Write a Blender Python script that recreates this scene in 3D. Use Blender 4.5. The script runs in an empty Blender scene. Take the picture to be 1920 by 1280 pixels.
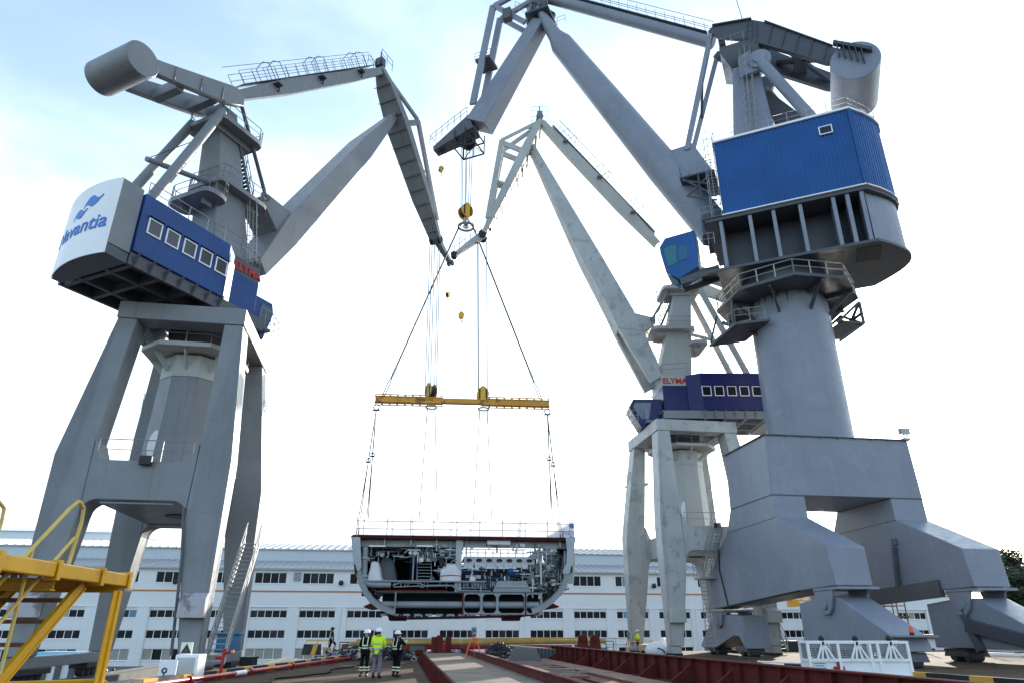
import bpy, bmesh, math, random
from mathutils import Vector, Matrix
random.seed(11)
rad = math.radians
sc = bpy.context.scene
COL = sc.collection
# ------------------------------------------------------------------ survey: sight lines of the photograph's lens
F_, H_ = 1280.0, 1.75
PITCH = math.atan2(540, 1280)
C_, S_ = math.cos(PITCH), math.sin(PITCH)
def ray(px, py):
    u = (px - 960) / F_; v = (640 - py) / F_
    return (u, C_ - v * S_, S_ + v * C_)
class Fr:
    """local yard frame: r along its heading, t to the left of it, z up"""
    def __init__(s, ox, oy, deg):
        s.ox, s.oy = ox, oy; s.c, s.s = math.cos(rad(deg)), math.sin(rad(deg))
    def w(s, r, t, z): return (s.ox + r * s.c - t * s.s, s.oy + r * s.s + t * s.c, z)
    def loc(s, x, y):
        x -= s.ox; y -= s.oy; return (x * s.c + y * s.s, -x * s.s + y * s.c)
    def pt(s, px, py, t):
        d = ray(px, py); nx, ny = -s.s, s.c
        k = (nx * s.ox + ny * s.oy + t) / (d[0] * nx + d[1] * ny)
        r, _ = s.loc(d[0] * k, d[1] * k); return (r, H_ + d[2] * k)
    def pz(s, px, py, z):
        d = ray(px, py); k = (z - H_) / d[2]; return s.loc(d[0] * k, d[1] * k)
W = Fr(0, 0, 0)
def atY(px, py, Y):
    d = ray(px, py); k = Y / d[1]; return (d[0] * k, Y, H_ + d[2] * k)
def atZ(px, py, z):
    d = ray(px, py); k = (z - H_) / d[2]; return (d[0] * k, d[1] * k, z)
# ------------------------------------------------------------------ mesh builder
class MB:
    def __init__(s, fr=W): s.v = []; s.f = []; s.fr = fr
    def P(s, p): s.v.append(s.fr.w(*p)); return len(s.v) - 1
    def loft(s, loops, cap=True, close=True):
        n = len(loops[0]); ids = [[s.P(p) for p in L] for L in loops]
        for a, b in zip(ids, ids[1:]):
            for i in range(n if close else n - 1):
                j = (i + 1) % n; s.f.append((a[i], a[j], b[j], b[i]))
        if cap:
            s.f.append(tuple(reversed(ids[0]))); s.f.append(tuple(ids[-1]))
        return s
    def box(s, r0, r1, t0, t1, z0, z1):
        return s.loft([[(r0, t0, z), (r1, t0, z), (r1, t1, z), (r0, t1, z)] for z in (z0, z1)])
    def slab(s, poly, z0, z1):                       # plan outline (r,t)
        return s.loft([[(r, t, z) for r, t in poly] for z in (z0, z1)])
    def side(s, poly, t0, t1):                       # elevation outline (r,z)
        return s.loft([[(r, t, z) for r, z in poly] for t in (t0, t1)])
    def face(s, pts): s.f.append(tuple(s.P(p) for p in pts)); return s
    def beam(s, p, q, w, h=None, w2=None, h2=None, up=(0, 0, 1)):
        h = w if h is None else h; w2 = w if w2 is None else w2; h2 = h if h2 is None else h2
        p, q = Vector(p), Vector(q); d = (q - p).normalized(); up = Vector(up)
        if abs(d.dot(up)) > .98: up = Vector((1, 0, 0))
        a = d.cross(up).normalized(); b = a.cross(d)
        def ring(o, w, h): return [tuple(o + a * x * w / 2 + b * y * h / 2) for x, y in ((-1, -1), (1, -1), (1, 1), (-1, 1))]
        return s.loft([ring(p, w, h), ring(q, w2, h2)])
    def tube(s, p, q, r, r2=None, n=8, cap=True):
        r2 = r if r2 is None else r2; p, q = Vector(p), Vector(q); d = (q - p).normalized()
        up = Vector((0, 0, 1)) if abs(d.z) < .95 else Vector((1, 0, 0))
        a = d.cross(up).normalized(); b = a.cross(d)
        return s.loft([[tuple(o + a * R * math.cos(2 * math.pi * i / n) + b * R * math.sin(2 * math.pi * i / n)) for i in range(n)] for o, R in ((p, r), (q, r2))], cap)
    def path(s, pts, r, n=6):
        for p, q in zip(pts, pts[1:]): s.tube(p, q, r, n=n)
        return s
    def rail(s, pts, h=1.05, sp=1.3, r=.028, closed=False, mid=True):
        pts = [Vector(p) for p in pts]
        if closed: pts = pts + [pts[0]]
        for p, q in zip(pts, pts[1:]):
            L = (q - p).length
            if L < .01: continue
            n = max(1, round(L / sp))
            for i in range(n + 1):
                o = p.lerp(q, i / n); s.tube(o, o + Vector((0, 0, h)), r, n=5)
            s.tube(p + Vector((0, 0, h)), q + Vector((0, 0, h)), r, n=5)
            if mid: s.tube(p + Vector((0, 0, h * .52)), q + Vector((0, 0, h * .52)), r * .8, n=5)
        return s
    def ladder(s, p, q, w, side=(1, 0, 0), pitch=.3, r=.03, cage=False, out=(0, -1, 0)):
        p, q = Vector(p), Vector(q); a = Vector(side).normalized() * w / 2; n = max(2, int((q - p).length / pitch)); o = Vector(out)
        s.tube(p - a, q - a, r, n=5); s.tube(p + a, q + a, r, n=5)
        for i in range(1, n): m = p.lerp(q, i / n); s.tube(m - a, m + a, r * .7, n=4)
        if cage:
            k = max(2, int((q - p).length / .9)); R = w * .75
            def pt(m, j): th = math.pi * j / 6; return m + a.normalized() * R * math.cos(th) + o * (R * 1.5 * math.sin(th))
            for i in range(k + 1):
                m = p.lerp(q, .12 + .88 * i / k)
                for j in range(6): s.tube(pt(m, j), pt(m, j + 1), r * .8, n=4)
            for j in (1, 3, 5): s.tube(pt(p.lerp(q, .12), j), pt(q, j), r * .7, n=4)
        return s
    def stair(s, p, q, w, side, pitch=.24, rails=True, r=.03):
        p, q = Vector(p), Vector(q); a = Vector(side).normalized() * w / 2; n = max(2, int(abs(q.z - p.z) / pitch))
        run = Vector((q.x - p.x, q.y - p.y, 0)).normalized()
        for e in (-1, 1): s.beam(p + a * e, q + a * e, .05, .2)
        for i in range(1, n + 1):
            m = p.lerp(q, (i - .5) / n); s.beam(m - a, m + a, .24, .04)
        if rails:
            for e in (-1, 1):
                for hh in (.55, 1.05): s.tube(p + a * e + Vector((0, 0, hh)), q + a * e + Vector((0, 0, hh)), r, n=5)
                for i in range(0, n + 1, 4):
                    m = p.lerp(q, i / n) + a * e; s.tube(m, m + Vector((0, 0, 1.05)), r, n=5)
        return s
    def ball(s, c, r, nu=10, nv=6, sc3=(1, 1, 1), v0=0.0, v1=1.0):
        loops = []
        for j in range(nv + 1):
            th = math.pi * (v0 + (v1 - v0) * j / nv); th = min(max(th, .02), math.pi - .02)
            loops.append([(c[0] + r * sc3[0] * math.sin(th) * math.cos(2 * math.pi * i / nu), c[1] + r * sc3[1] * math.sin(th) * math.sin(2 * math.pi * i / nu), c[2] + r * sc3[2] * math.cos(th)) for i in range(nu)])
        return s.loft(loops)
    def ringtube(s, c, R, r, axis='z', n=14, m=6, a0=0, a1=2 * math.pi):
        pts = []
        for i in range(n + 1):
            a = a0 + (a1 - a0) * i / n; x, y = R * math.cos(a), R * math.sin(a)
            pts.append((c[0] + x, c[1] + y, c[2]) if axis == 'z' else (c[0] + x, c[1], c[2] + y) if axis == 'y' else (c[0], c[1] + x, c[2] + y))
        return s.path(pts, r, m)
    def build(s, name, mat, parent=None, bevel=0, smooth=True, label=None, ang=32):
        o = Vector(root_loc(parent)) if parent else Vector((0, 0, 0))
        me = bpy.data.meshes.new(name)
        me.from_pydata([tuple(Vector(v) - o) for v in s.v], [], s.f)
        bm = bmesh.new(); bm.from_mesh(me); bmesh.ops.recalc_face_normals(bm, faces=bm.faces); bm.to_mesh(me); bm.free()
        for m in (mat if isinstance(mat, (list, tuple)) else [mat]): me.materials.append(m)
        me.shade_smooth() if hasattr(me, 'shade_smooth') else None
        me.set_sharp_from_angle(angle=rad(ang))
        ob = bpy.data.objects.new(name, me); COL.objects.link(ob)
        if parent: ob.parent = parent
        if bevel:
            b = ob.modifiers.new('bevel', 'BEVEL'); b.width = bevel; b.segments = 1; b.limit_method = 'ANGLE'; b.angle_limit = rad(40)
        if label: ob['label'] = label
        return ob
def root_loc(o):
    while o.parent: o = o.parent
    return o.location
def thing(name, label, cat, loc, group=None):
    o = bpy.data.objects.new(name, None); COL.objects.link(o); o.location = loc; o.empty_display_size = .3
    o['label'] = label; o['category'] = cat
    if group: o['group'] = group
    return o
def tag(o, label, cat, group=None):
    o['label'] = label; o['category'] = cat
    if group: o['group'] = group
    return o
def struct(o): o['kind'] = 'structure'; return o
# ------------------------------------------------------------------ materials
def paint(name, col, rough=.5, var=.12, vscale=.6, streak=0, streak_col=(.09, .06, .04), patch=0, patch_col=(.6, .6, .58), pscale=.5, bump=.02, metal=0, bscale=14, seam=0, spec=.4, drip=None):
    m = bpy.data.materials.new(name); m.use_nodes = True; nt = m.node_tree; N, L = nt.nodes, nt.links
    b = N['Principled BSDF']; b.inputs['Roughness'].default_value = rough; b.inputs['Metallic'].default_value = metal
    b.inputs['Specular IOR Level'].default_value = spec
    tc = N.new('ShaderNodeTexCoord')
    def noise(scale, detail=5, rgh=.6, stretch=None):
        n = N.new('ShaderNodeTexNoise'); n.inputs['Scale'].default_value = scale; n.inputs['Detail'].default_value = detail; n.inputs['Roughness'].default_value = rgh
        if stretch:
            mp = N.new('ShaderNodeMapping'); mp.inputs['Scale'].default_value = stretch; L.new(tc.outputs['Object'], mp.inputs['Vector']); L.new(mp.outputs['Vector'], n.inputs['Vector'])
        else: L.new(tc.outputs['Object'], n.inputs['Vector'])
        return n.outputs['Fac']
    def ramp(fac, a, c):
        r = N.new('ShaderNodeMapRange'); r.inputs['From Min'].default_value = a; r.inputs['From Max'].default_value = c; L.new(fac, r.inputs['Value']); return r.outputs['Result']
    def mix(fac, A, B):
        x = N.new('ShaderNodeMix'); x.data_type = 'RGBA'
        L.new(fac, x.inputs[0]) if not isinstance(fac, float) else setattr(x.inputs[0], 'default_value', fac)
        for s_, val in ((6, A), (7, B)):
            L.new(val, x.inputs[s_]) if hasattr(val, 'links') else setattr(x.inputs[s_], 'default_value', (*val, 1))
        return x.outputs[2]
    lo = tuple(c * (1 - var) for c in col); hi = tuple(min(1, c * (1 + var)) for c in col)
    out = mix(ramp(noise(vscale), .3, .7), lo, hi)
    if seam:
        sx = N.new('ShaderNodeSeparateXYZ'); L.new(tc.outputs['Object'], sx.inputs[0]); ad = N.new('ShaderNodeMath'); ad.operation = 'ADD'; L.new(sx.outputs[0], ad.inputs[0]); L.new(sx.outputs[1], ad.inputs[1])
        cb = N.new('ShaderNodeCombineXYZ'); L.new(ad.outputs[0], cb.inputs[0]); L.new(sx.outputs[2], cb.inputs[1])
        br = N.new('ShaderNodeTexBrick'); br.inputs['Scale'].default_value = 1; br.inputs['Brick Width'].default_value = 5.5; br.inputs['Row Height'].default_value = 2.35; br.inputs['Mortar Size'].default_value = .012; L.new(cb.outputs[0], br.inputs['Vector'])
        ms = N.new('ShaderNodeMath'); ms.operation = 'MULTIPLY'; ms.inputs[1].default_value = seam; L.new(br.outputs['Fac'], ms.inputs[0])
        out = mix(ms.outputs[0], out, tuple(c * .45 for c in col))
    if patch:
        f = ramp(noise(pscale, 8, .65), .56, .60)
        mu = N.new('ShaderNodeMath'); mu.operation = 'MULTIPLY'; mu.inputs[1].default_value = patch; L.new(f, mu.inputs[0])
        out = mix(mu.outputs[0], out, patch_col)
    if streak:
        f = ramp(noise(1.0, 6, .65, (3.2, 3.2, .12)), .56, .8)
        mu = N.new('ShaderNodeMath'); mu.operation = 'MULTIPLY'; mu.inputs[1].default_value = streak; L.new(f, mu.inputs[0])
        out = mix(mu.outputs[0], out, streak_col)
    if drip:                                     # grease runs with a ragged lower end under a joint
        sx = N.new('ShaderNodeSeparateXYZ'); L.new(tc.outputs['Object'], sx.inputs[0]); zr = N.new('ShaderNodeMapRange'); zr.inputs['From Min'].default_value = drip[0]; zr.inputs['From Max'].default_value = drip[1]; zr.inputs['To Min'].default_value = -.25; zr.inputs['To Max'].default_value = .2; zr.clamp = True; L.new(sx.outputs[2], zr.inputs['Value'])
        sm_ = N.new('ShaderNodeMath'); L.new(noise(1.0, 5, .6, (2.6, 2.6, .1)), sm_.inputs[0]); L.new(zr.outputs[0], sm_.inputs[1])
        out = mix(ramp(sm_.outputs[0], .66, .74), out, (.03, .03, .033))
    L.new(out, b.inputs['Base Color'])
    f = ramp(noise(3.0, 6), .3, .75); rr = N.new('ShaderNodeMapRange'); rr.inputs['To Min'].default_value = max(.05, rough - .1); rr.inputs['To Max'].default_value = min(1, rough + .12); L.new(f, rr.inputs['Value']); L.new(rr.outputs['Result'], b.inputs['Roughness'])
    if bump:
        bp = N.new('ShaderNodeBump'); bp.inputs['Strength'].default_value = .35; bp.inputs['Distance'].default_value = bump; L.new(noise(bscale * .1, 4), bp.inputs['Height']); L.new(bp.outputs['Normal'], b.inputs['Normal'])
    return m
def plain(name, col, rough=.5, metal=0, emit=0):
    m = bpy.data.materials.new(name); m.use_nodes = True; b = m.node_tree.nodes['Principled BSDF']
    b.inputs['Base Color'].default_value = (*col, 1); b.inputs['Roughness'].default_value = rough; b.inputs['Metallic'].default_value = metal
    if emit: b.inputs['Emission Color'].default_value = (*col, 1); b.inputs['Emission Strength'].default_value = emit
    return m
M = {}
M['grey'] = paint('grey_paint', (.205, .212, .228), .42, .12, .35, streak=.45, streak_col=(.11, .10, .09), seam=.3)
M['grey_rust'] = paint('grey_paint_stained', (.205, .212, .228), .42, .12, .35, streak=.85, streak_col=(.10, .075, .055), seam=.3)
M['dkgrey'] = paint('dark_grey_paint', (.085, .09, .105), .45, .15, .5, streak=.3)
M['pale'] = paint('weathered_pale_paint', (.43, .435, .43), .5, .14, .4, streak=.5, streak_col=(.2, .19, .17), patch=.6, patch_col=(.25, .26, .265), pscale=.9, seam=.25)
M['pale2'] = paint('pale_paint', (.43, .435, .42), .5, .1, .4, streak=.4, streak_col=(.24, .22, .19))
M['lav'] = paint('lavender_grey_paint', (.22, .24, .295), .4, .1, .25, streak=.38, streak_col=(.135, .13, .135), bump=.01, seam=.4, patch=.2, patch_col=(.32, .335, .37), pscale=.9)
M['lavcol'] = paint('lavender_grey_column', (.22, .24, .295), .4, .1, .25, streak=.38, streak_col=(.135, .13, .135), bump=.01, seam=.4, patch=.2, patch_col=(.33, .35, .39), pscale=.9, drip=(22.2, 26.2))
M['lavdk'] = paint('slate_frame_and_web_shade', (.07, .076, .092), .42, .1, .4, streak=.2, streak_col=(.11, .11, .12))  # darkened so the recessed web reads as shaded; frames and landings share it
M['blue'] = paint('blue_paint', (.005, .048, .20), .42, .18, .5, streak=.35, streak_col=(.03, .08, .25))
M['navy'] = paint('navy_paint', (.003, .008, .095), .42, .12, .5, streak=.15, streak_col=(.02, .02, .1))
M['cblue'] = paint('cladding_blue', (.003, .078, .275), .42, .14, .35, streak=.3, streak_col=(.02, .10, .25))
M['white'] = paint('white_paint', (.85, .85, .87), .4, .04, .5, streak=.06, streak_col=(.5, .5, .5))
M['wall'] = paint('white_render', (.75, .755, .76), .8, .04, .12, streak=.3, streak_col=(.52, .52, .52), spec=.1)
M['hall'] = paint('pale_blue_cladding', (.52, .56, .60), .6, .03, .2)
M['roof'] = paint('roof_sheet', (.36, .37, .38), .5, .08, .3, streak=.2)
M['yellow'] = paint('safety_yellow', (.72, .36, .012), .42, .14, .9, streak=.35, streak_col=(.25, .09, .02), patch=.25, patch_col=(.3, .12, .03), pscale=1.6)
M['beamyellow'] = paint('worn_spreader_yellow', (.62, .30, .03), .5, .15, 1.2, patch=.7, patch_col=(.2, .06, .03), pscale=1.1)
M['tubeyellow'] = paint('yellow_tube_paint', (.38, .235, .05), .5, .2, .9, patch=.5, patch_col=(.5, .42, .28), pscale=1.3)
M['hookyellow'] = paint('hook_yellow', (.75, .40, .02), .4, .1)
M['maroon'] = paint('maroon_primer', (.10, .016, .014), .7, .3, .8, spec=.15,  streak=.4, streak_col=(.05, .015, .012), patch=.35, patch_col=(.09, .03, .025), pscale=1.4)
M['red'] = paint('red_paint', (.33, .012, .022), .35, .12)
M['black'] = paint('black_paint', (.015, .015, .017), .5, .2)
M['steel'] = paint('galvanised_steel', (.33, .34, .35), .45, .15, metal=.5)
M['dark'] = paint('dark_steel', (.03, .03, .034), .55, .25, spec=.2)
M['rubber'] = plain('matt_black_rubber', (.012, .012, .012), .95); M['rubber'].node_tree.nodes['Principled BSDF'].inputs['Specular IOR Level'].default_value = .05
M['rope'] = plain('wire_rope', (.07, .07, .075), .6, .3)
M['glass'] = plain('dark_glass', (.008, .009, .012), .3); M['glass'].node_tree.nodes['Principled BSDF'].inputs['Specular IOR Level'].default_value = .15
M['curtain'] = paint('pane_with_blind', (.30, .30, .27), .3, .12, .4)
M['bluepane'] = paint('pane_with_blue_blind', (.10, .24, .36), .25, .3, .3, patch=.6, patch_col=(.42, .44, .34), pscale=.25)
M['cabglass'] = plain('grey_cabin_glass', (.055, .06, .07), .15)
M['doorglass'] = plain('blue_green_glass', (.01, .10, .20), .12)
M['deckedge'] = paint('dark_deck_edge_primer', (.05, .013, .015), .7, .2, spec=.1)
M['teal'] = plain('teal_cab_glass', (.015, .15, .19), .08)
M['navyglass'] = plain('cab_glass', (.12, .16, .2), .1)
M['logo'] = plain('logo_blue', (.01, .17, .60), .4)
M['redletter'] = paint('red_letters', (.50, .035, .03), .5, .2)
M['inner'] = paint('primer_white', (.42, .46, .49), .5, .12, .7, streak=.25, streak_col=(.3, .3, .3))
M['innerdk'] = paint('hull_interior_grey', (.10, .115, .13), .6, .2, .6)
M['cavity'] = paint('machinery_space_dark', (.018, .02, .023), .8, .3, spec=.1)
M['pipe'] = paint('pipe_grey', (.27, .30, .33), .4, .1, .8)
M['tarpw'] = paint('white_tarpaulin', (.72, .72, .74), .6, .06, 1.5, bump=.15, bscale=30)
M['tarpg'] = paint('grey_tarpaulin', (.10, .115, .13), .6, .1, 1.2, bump=.15, bscale=25)
M['concrete'] = paint('concrete', (.12, .117, .11), .85, .15, .25, streak=.1, patch=.3, patch_col=(.13, .125, .12), pscale=.3, bump=.03)
M['yellowband'] = plain('kerb_yellow', (.62, .33, .03), .6)
M['orange'] = plain('orange_plastic', (.85, .10, .01), .35)
M['stripe'] = plain('orange_stripe', (.46, .17, .03), .6)
M['skin'] = plain('skin', (.50, .29, .21), .55)
M['hivis'] = paint('hi_vis_yellow', (.62, .88, .01), .6, .06, 6, bump=.04, bscale=60)
M['navycloth'] = paint('navy_workwear', (.007, .008, .015), .9, .2, 5, spec=.1)
M['greycloth'] = paint('grey_trousers', (.17, .15, .19), .8, .12, 5)
M['reflect'] = plain('reflective_tape', (.72, .80, .50), .4)
M['silver'] = plain('silver_tape', (.42, .45, .47), .35)
M['boot'] = plain('boot_leather', (.02, .016, .014), .6)
M['hat'] = plain('helmet_shell', (.80, .80, .82), .3)
M['hair'] = plain('dark_hair', (.02, .014, .01), .7)
M['cream'] = plain('cream_sign', (.70, .76, .62), .6)
M['inst'] = plain('instrument_green', (.10, .22, .20), .4)
def sheet():
    m = paint('backlit_white_sheeting', (.82, .82, .84), .6, .04, 1.5, bump=.1); N, L = m.node_tree.nodes, m.node_tree.links
    tr = N.new('ShaderNodeBsdfTranslucent'); tr.inputs['Color'].default_value = (.9, .9, .92, 1); mx = N.new('ShaderNodeMixShader'); mx.inputs[0].default_value = .65
    L.new(N['Principled BSDF'].outputs[0], mx.inputs[1]); L.new(tr.outputs[0], mx.inputs[2]); L.new(mx.outputs[0], N['Material Output'].inputs['Surface']); return m
M['sheet'] = sheet()
def wood():
    m = bpy.data.materials.new('deck_planks'); m.use_nodes = True; N, L = m.node_tree.nodes, m.node_tree.links; b = N['Principled BSDF']
    tc = N.new('ShaderNodeTexCoord'); mp = N.new('ShaderNodeMapping'); mp.inputs['Rotation'].default_value = (0, 0, rad(-8.6)); L.new(tc.outputs['Object'], mp.inputs['Vector'])
    br = N.new('ShaderNodeTexBrick'); br.inputs['Scale'].default_value = 1; br.inputs['Brick Width'].default_value = 4.0; br.inputs['Row Height'].default_value = .55; br.inputs['Mortar Size'].default_value = .016
    br.inputs['Color1'].default_value = (.105, .066, .04, 1); br.inputs['Color2'].default_value = (.062, .042, .03, 1); br.inputs['Mortar'].default_value = (.02, .016, .012, 1)
    L.new(mp.outputs[0], br.inputs['Vector'])
    n = N.new('ShaderNodeTexNoise'); n.inputs['Scale'].default_value = .35; n.inputs['Detail'].default_value = 9; n.inputs['Roughness'].default_value = .7; L.new(tc.outputs['Object'], n.inputs['Vector'])
    n2 = N.new('ShaderNodeTexNoise'); n2.inputs['Scale'].default_value = 3; n2.inputs['Detail'].default_value = 7
    mp2 = N.new('ShaderNodeMapping'); mp2.inputs['Scale'].default_value = (.3, 5, 1); L.new(mp.outputs[0], mp2.inputs['Vector']); L.new(mp2.outputs[0], n2.inputs['Vector'])
    def mixc(f, A, B):
        x = N.new('ShaderNodeMix'); x.data_type = 'RGBA'; L.new(f, x.inputs[0]); L.new(A, x.inputs[6]); x.inputs[7].default_value = (*B, 1); return x.outputs[2]
    r = N.new('ShaderNodeMapRange'); r.inputs['From Min'].default_value = .48; r.inputs['From Max'].default_value = .68; r.inputs['To Max'].default_value = .75; L.new(n.outputs['Fac'], r.inputs['Value'])
    o = mixc(r.outputs[0], br.outputs['Color'], (.135, .10, .072))
    r2 = N.new('ShaderNodeMapRange'); r2.inputs['From Min'].default_value = .55; r2.inputs['From Max'].default_value = .75; r2.inputs['To Max'].default_value = .7; L.new(n2.outputs['Fac'], r2.inputs['Value'])
    o = mixc(r2.outputs[0], o, (.10, .045, .025)); L.new(o, b.inputs['Base Color']); b.inputs['Roughness'].default_value = .9; b.inputs['Specular IOR Level'].default_value = .08
    bp = N.new('ShaderNodeBump'); bp.inputs['Strength'].default_value = .5; bp.inputs['Distance'].default_value = .03; L.new(br.outputs['Fac'], bp.inputs['Height']); bp.invert = True; L.new(bp.outputs[0], b.inputs['Normal'])
    return m
M['wood'] = wood()
M['rampwood'] = paint('worn_walkway_sheet', (.24, .195, .155), .85, .25, .8, patch=.6, patch_col=(.15, .11, .085), pscale=.9, bump=.03, spec=.08)
M['fit'] = paint('white_fitting_paint', (.62, .64, .66), .5, .1, 1.0)
M['boxpaint'] = paint('stained_box_paint', (.42, .40, .44), .5, .1, 1.0, streak=.5, streak_col=(.3, .12, .09), patch=.6, patch_col=(.07, .05, .05), pscale=.8)
M['wornyellow'] = paint('worn_pale_yellow', (.66, .45, .10), .5, .15, 2.0, patch=.6, patch_col=(.55, .50, .34), pscale=2.0)
M['trans'] = M['white']
M['rust'] = paint('rusty_plate', (.17, .075, .045), .75, .3, .7, patch=.5, patch_col=(.10, .04, .028), pscale=.8)
M['brick'] = paint('rust_brown_panel', (.20, .07, .03), .7, .15)
M['ltblue'] = plain('light_blue_sheet', (.22, .50, .72), .5)
M['txblue'] = paint('worn_blue_cabinet', (.03, .14, .30), .5, .2, 1.0, streak=.4, patch=.4, patch_col=(.15, .18, .2), pscale=1.2)
M['leaf'] = [paint('pine_needles_%s' % k, c, .7, .25, 1.2, bump=0) for k, c in (('deep', (.022, .036, .018)), ('mid', (.04, .058, .026)), ('olive', (.065, .08, .034)))]
M['bark'] = paint('pine_bark', (.09, .06, .045), .9, .3, 2)
M['scaf'] = paint('scaffold_rust', (.20, .10, .06), .6, .25, 2)
# ------------------------------------------------------------------ text meshes
def text_mb(s, size, fn, extrude=.02, shear=0, bold=0):
    """letters as a mesh; fn maps (x, y, depth) in metres to a frame point"""
    cu = bpy.data.curves.new('letters', 'FONT'); cu.body = s; cu.size = size; cu.extrude = extrude; cu.shear = shear; cu.resolution_u = 3; cu.offset = bold
    ob = bpy.data.objects.new('letters', cu); COL.objects.link(ob); dg = bpy.context.evaluated_depsgraph_get()
    me = bpy.data.meshes.new_from_object(ob.evaluated_get(dg)); w = max(v.co.x for v in me.vertices); out = MB()
    out.v = [fn(v.co.x, v.co.y, v.co.z) for v in me.vertices]; out.f = [tuple(p.vertices) for p in me.polygons]; out.width = w
    bpy.data.objects.remove(ob); bpy.data.meshes.remove(me); bpy.data.curves.remove(cu)
    return out
# ------------------------------------------------------------------ camera, sky, sun
cam = bpy.data.cameras.new('camera'); co = bpy.data.objects.new('camera', cam); COL.objects.link(co)
cam.lens = 24; cam.sensor_width = 36; cam.clip_end = 6000; cam.clip_start = .1
co.location = (0, 0, H_); co.rotation_euler = (rad(90) + PITCH, 0, 0); sc.camera = co
SUN_AZ, SUN_EL = 25.0, 16.0
wd = bpy.data.worlds.new('World'); sc.world = wd; wd.use_nodes = True
N, L = wd.node_tree.nodes, wd.node_tree.links
bg = N['Background']; sky = N.new('ShaderNodeTexSky'); sky.sky_type = 'NISHITA'; sky.sun_disc = False
sky.sun_elevation = rad(SUN_EL); sky.sun_rotation = rad(SUN_AZ); sky.air_density = 1.0; sky.dust_density = 1.6; sky.ozone_density = 1.5
tc = N.new('ShaderNodeTexCoord'); mp = N.new('ShaderNodeMapping'); mp.inputs['Scale'].default_value = (1.0, 1.0, 2.2); mp.inputs['Rotation'].default_value = (0, rad(18), rad(20)); mp.inputs['Location'].default_value = (.35, .1, 0)
L.new(tc.outputs['Generated'], mp.inputs['Vector'])
n1 = N.new('ShaderNodeTexNoise'); n1.inputs['Scale'].default_value = 1.7; n1.inputs['Detail'].default_value = 7; n1.inputs['Roughness'].default_value = .52; n1.inputs['Distortion'].default_value = .25; L.new(mp.outputs['Vector'], n1.inputs['Vector'])
mr = N.new('ShaderNodeMapRange'); mr.interpolation_type = 'SMOOTHSTEP'; mr.inputs['From Min'].default_value = .36; mr.inputs['From Max'].default_value = .64; mr.inputs['To Min'].default_value = .27; mr.inputs['To Max'].default_value = .92; L.new(n1.outputs['Fac'], mr.inputs['Value'])
dt = N.new('ShaderNodeVectorMath'); dt.operation = 'DOT_PRODUCT'; L.new(tc.outputs['Generated'], dt.inputs[0]); dt.inputs[1].default_value = (math.sin(rad(SUN_AZ)), math.cos(rad(SUN_AZ)), .05)
hz_ = N.new('ShaderNodeMapRange'); hz_.inputs['From Min'].default_value = -.3; hz_.inputs['From Max'].default_value = .92; hz_.inputs['To Min'].default_value = .45; hz_.inputs['To Max'].default_value = .98; L.new(dt.outputs['Value'], hz_.inputs['Value'])
mm_ = N.new('ShaderNodeMath'); mm_.operation = 'MULTIPLY'; mm_.use_clamp = True; L.new(mr.outputs['Result'], mm_.inputs[0]); L.new(hz_.outputs['Result'], mm_.inputs[1])
sz = N.new('ShaderNodeSeparateXYZ'); L.new(tc.outputs['Generated'], sz.inputs[0]); el_ = N.new('ShaderNodeMapRange'); el_.interpolation_type = 'SMOOTHSTEP'; el_.inputs['From Min'].default_value = .3; el_.inputs['From Max'].default_value = .85; el_.inputs['To Min'].default_value = 1.0; el_.inputs['To Max'].default_value = .5; L.new(sz.outputs[2], el_.inputs['Value'])
m3 = N.new('ShaderNodeMath'); m3.operation = 'MULTIPLY'; L.new(mm_.outputs[0], m3.inputs[0]); L.new(el_.outputs['Result'], m3.inputs[1])
mx = N.new('ShaderNodeMix'); mx.data_type = 'RGBA'; L.new(m3.outputs[0], mx.inputs[0]); vm = N.new('ShaderNodeVectorMath'); vm.operation = 'MULTIPLY'; vm.inputs[1].default_value = (1.6, 1.95, 2.05); L.new(sky.outputs['Color'], vm.inputs[0]); L.new(vm.outputs['Vector'], mx.inputs[6]); mx.inputs[7].default_value = (12.5, 13.6, 14.6, 1)
L.new(mx.outputs[2], bg.inputs['Color']); bg.inputs['Strength'].default_value = .1
sd = Vector((math.sin(rad(SUN_AZ)) * math.cos(rad(SUN_EL)), math.cos(rad(SUN_AZ)) * math.cos(rad(SUN_EL)), math.sin(rad(SUN_EL))))
sl = bpy.data.lights.new('sun', 'SUN'); sl.energy = 5.0; sl.angle = rad(.6); sl.color = (1, .93, .82)
so = bpy.data.objects.new('sun', sl); COL.objects.link(so); so.rotation_euler = (-sd).to_track_quat('-Z', 'Y').to_euler(); so.location = (0, 0, 60)
sc.view_settings.view_transform = 'Standard'; sc.view_settings.look = 'None'; sc.view_settings.exposure = 0.82; sc.view_settings.gamma = 1
# ------------------------------------------------------------------ ground, deck
b = MB(); b.face([(-3000, -400, -2.6), (3000, -400, -2.6), (3000, 4000, -2.6), (-3000, 4000, -2.6)]); struct(b.build('ground', M['concrete']))
KL = lambda Y: -11.9 + (Y - 24.95) * .062            # left edge of the slipway deck
b = MB(); b.slab([(KL(-12) - .1, -12), (60, -12), (60, 74), (KL(66.5) - .1, 64.5)], -2.59, 0); struct(b.build('slipway_deck', M['wood']))
GY = Fr(-18.96, 38.3, 9.5)
for r in (-3.62, 3.62):
    b = MB(GY); b.box(r - .8, r + .8, -30, 30, -2.59, -.62); b.box(r - .04, r + .04, -30, 30, -.62, -.52); struct(b.build('crane_runway', M['concrete']))
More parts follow.
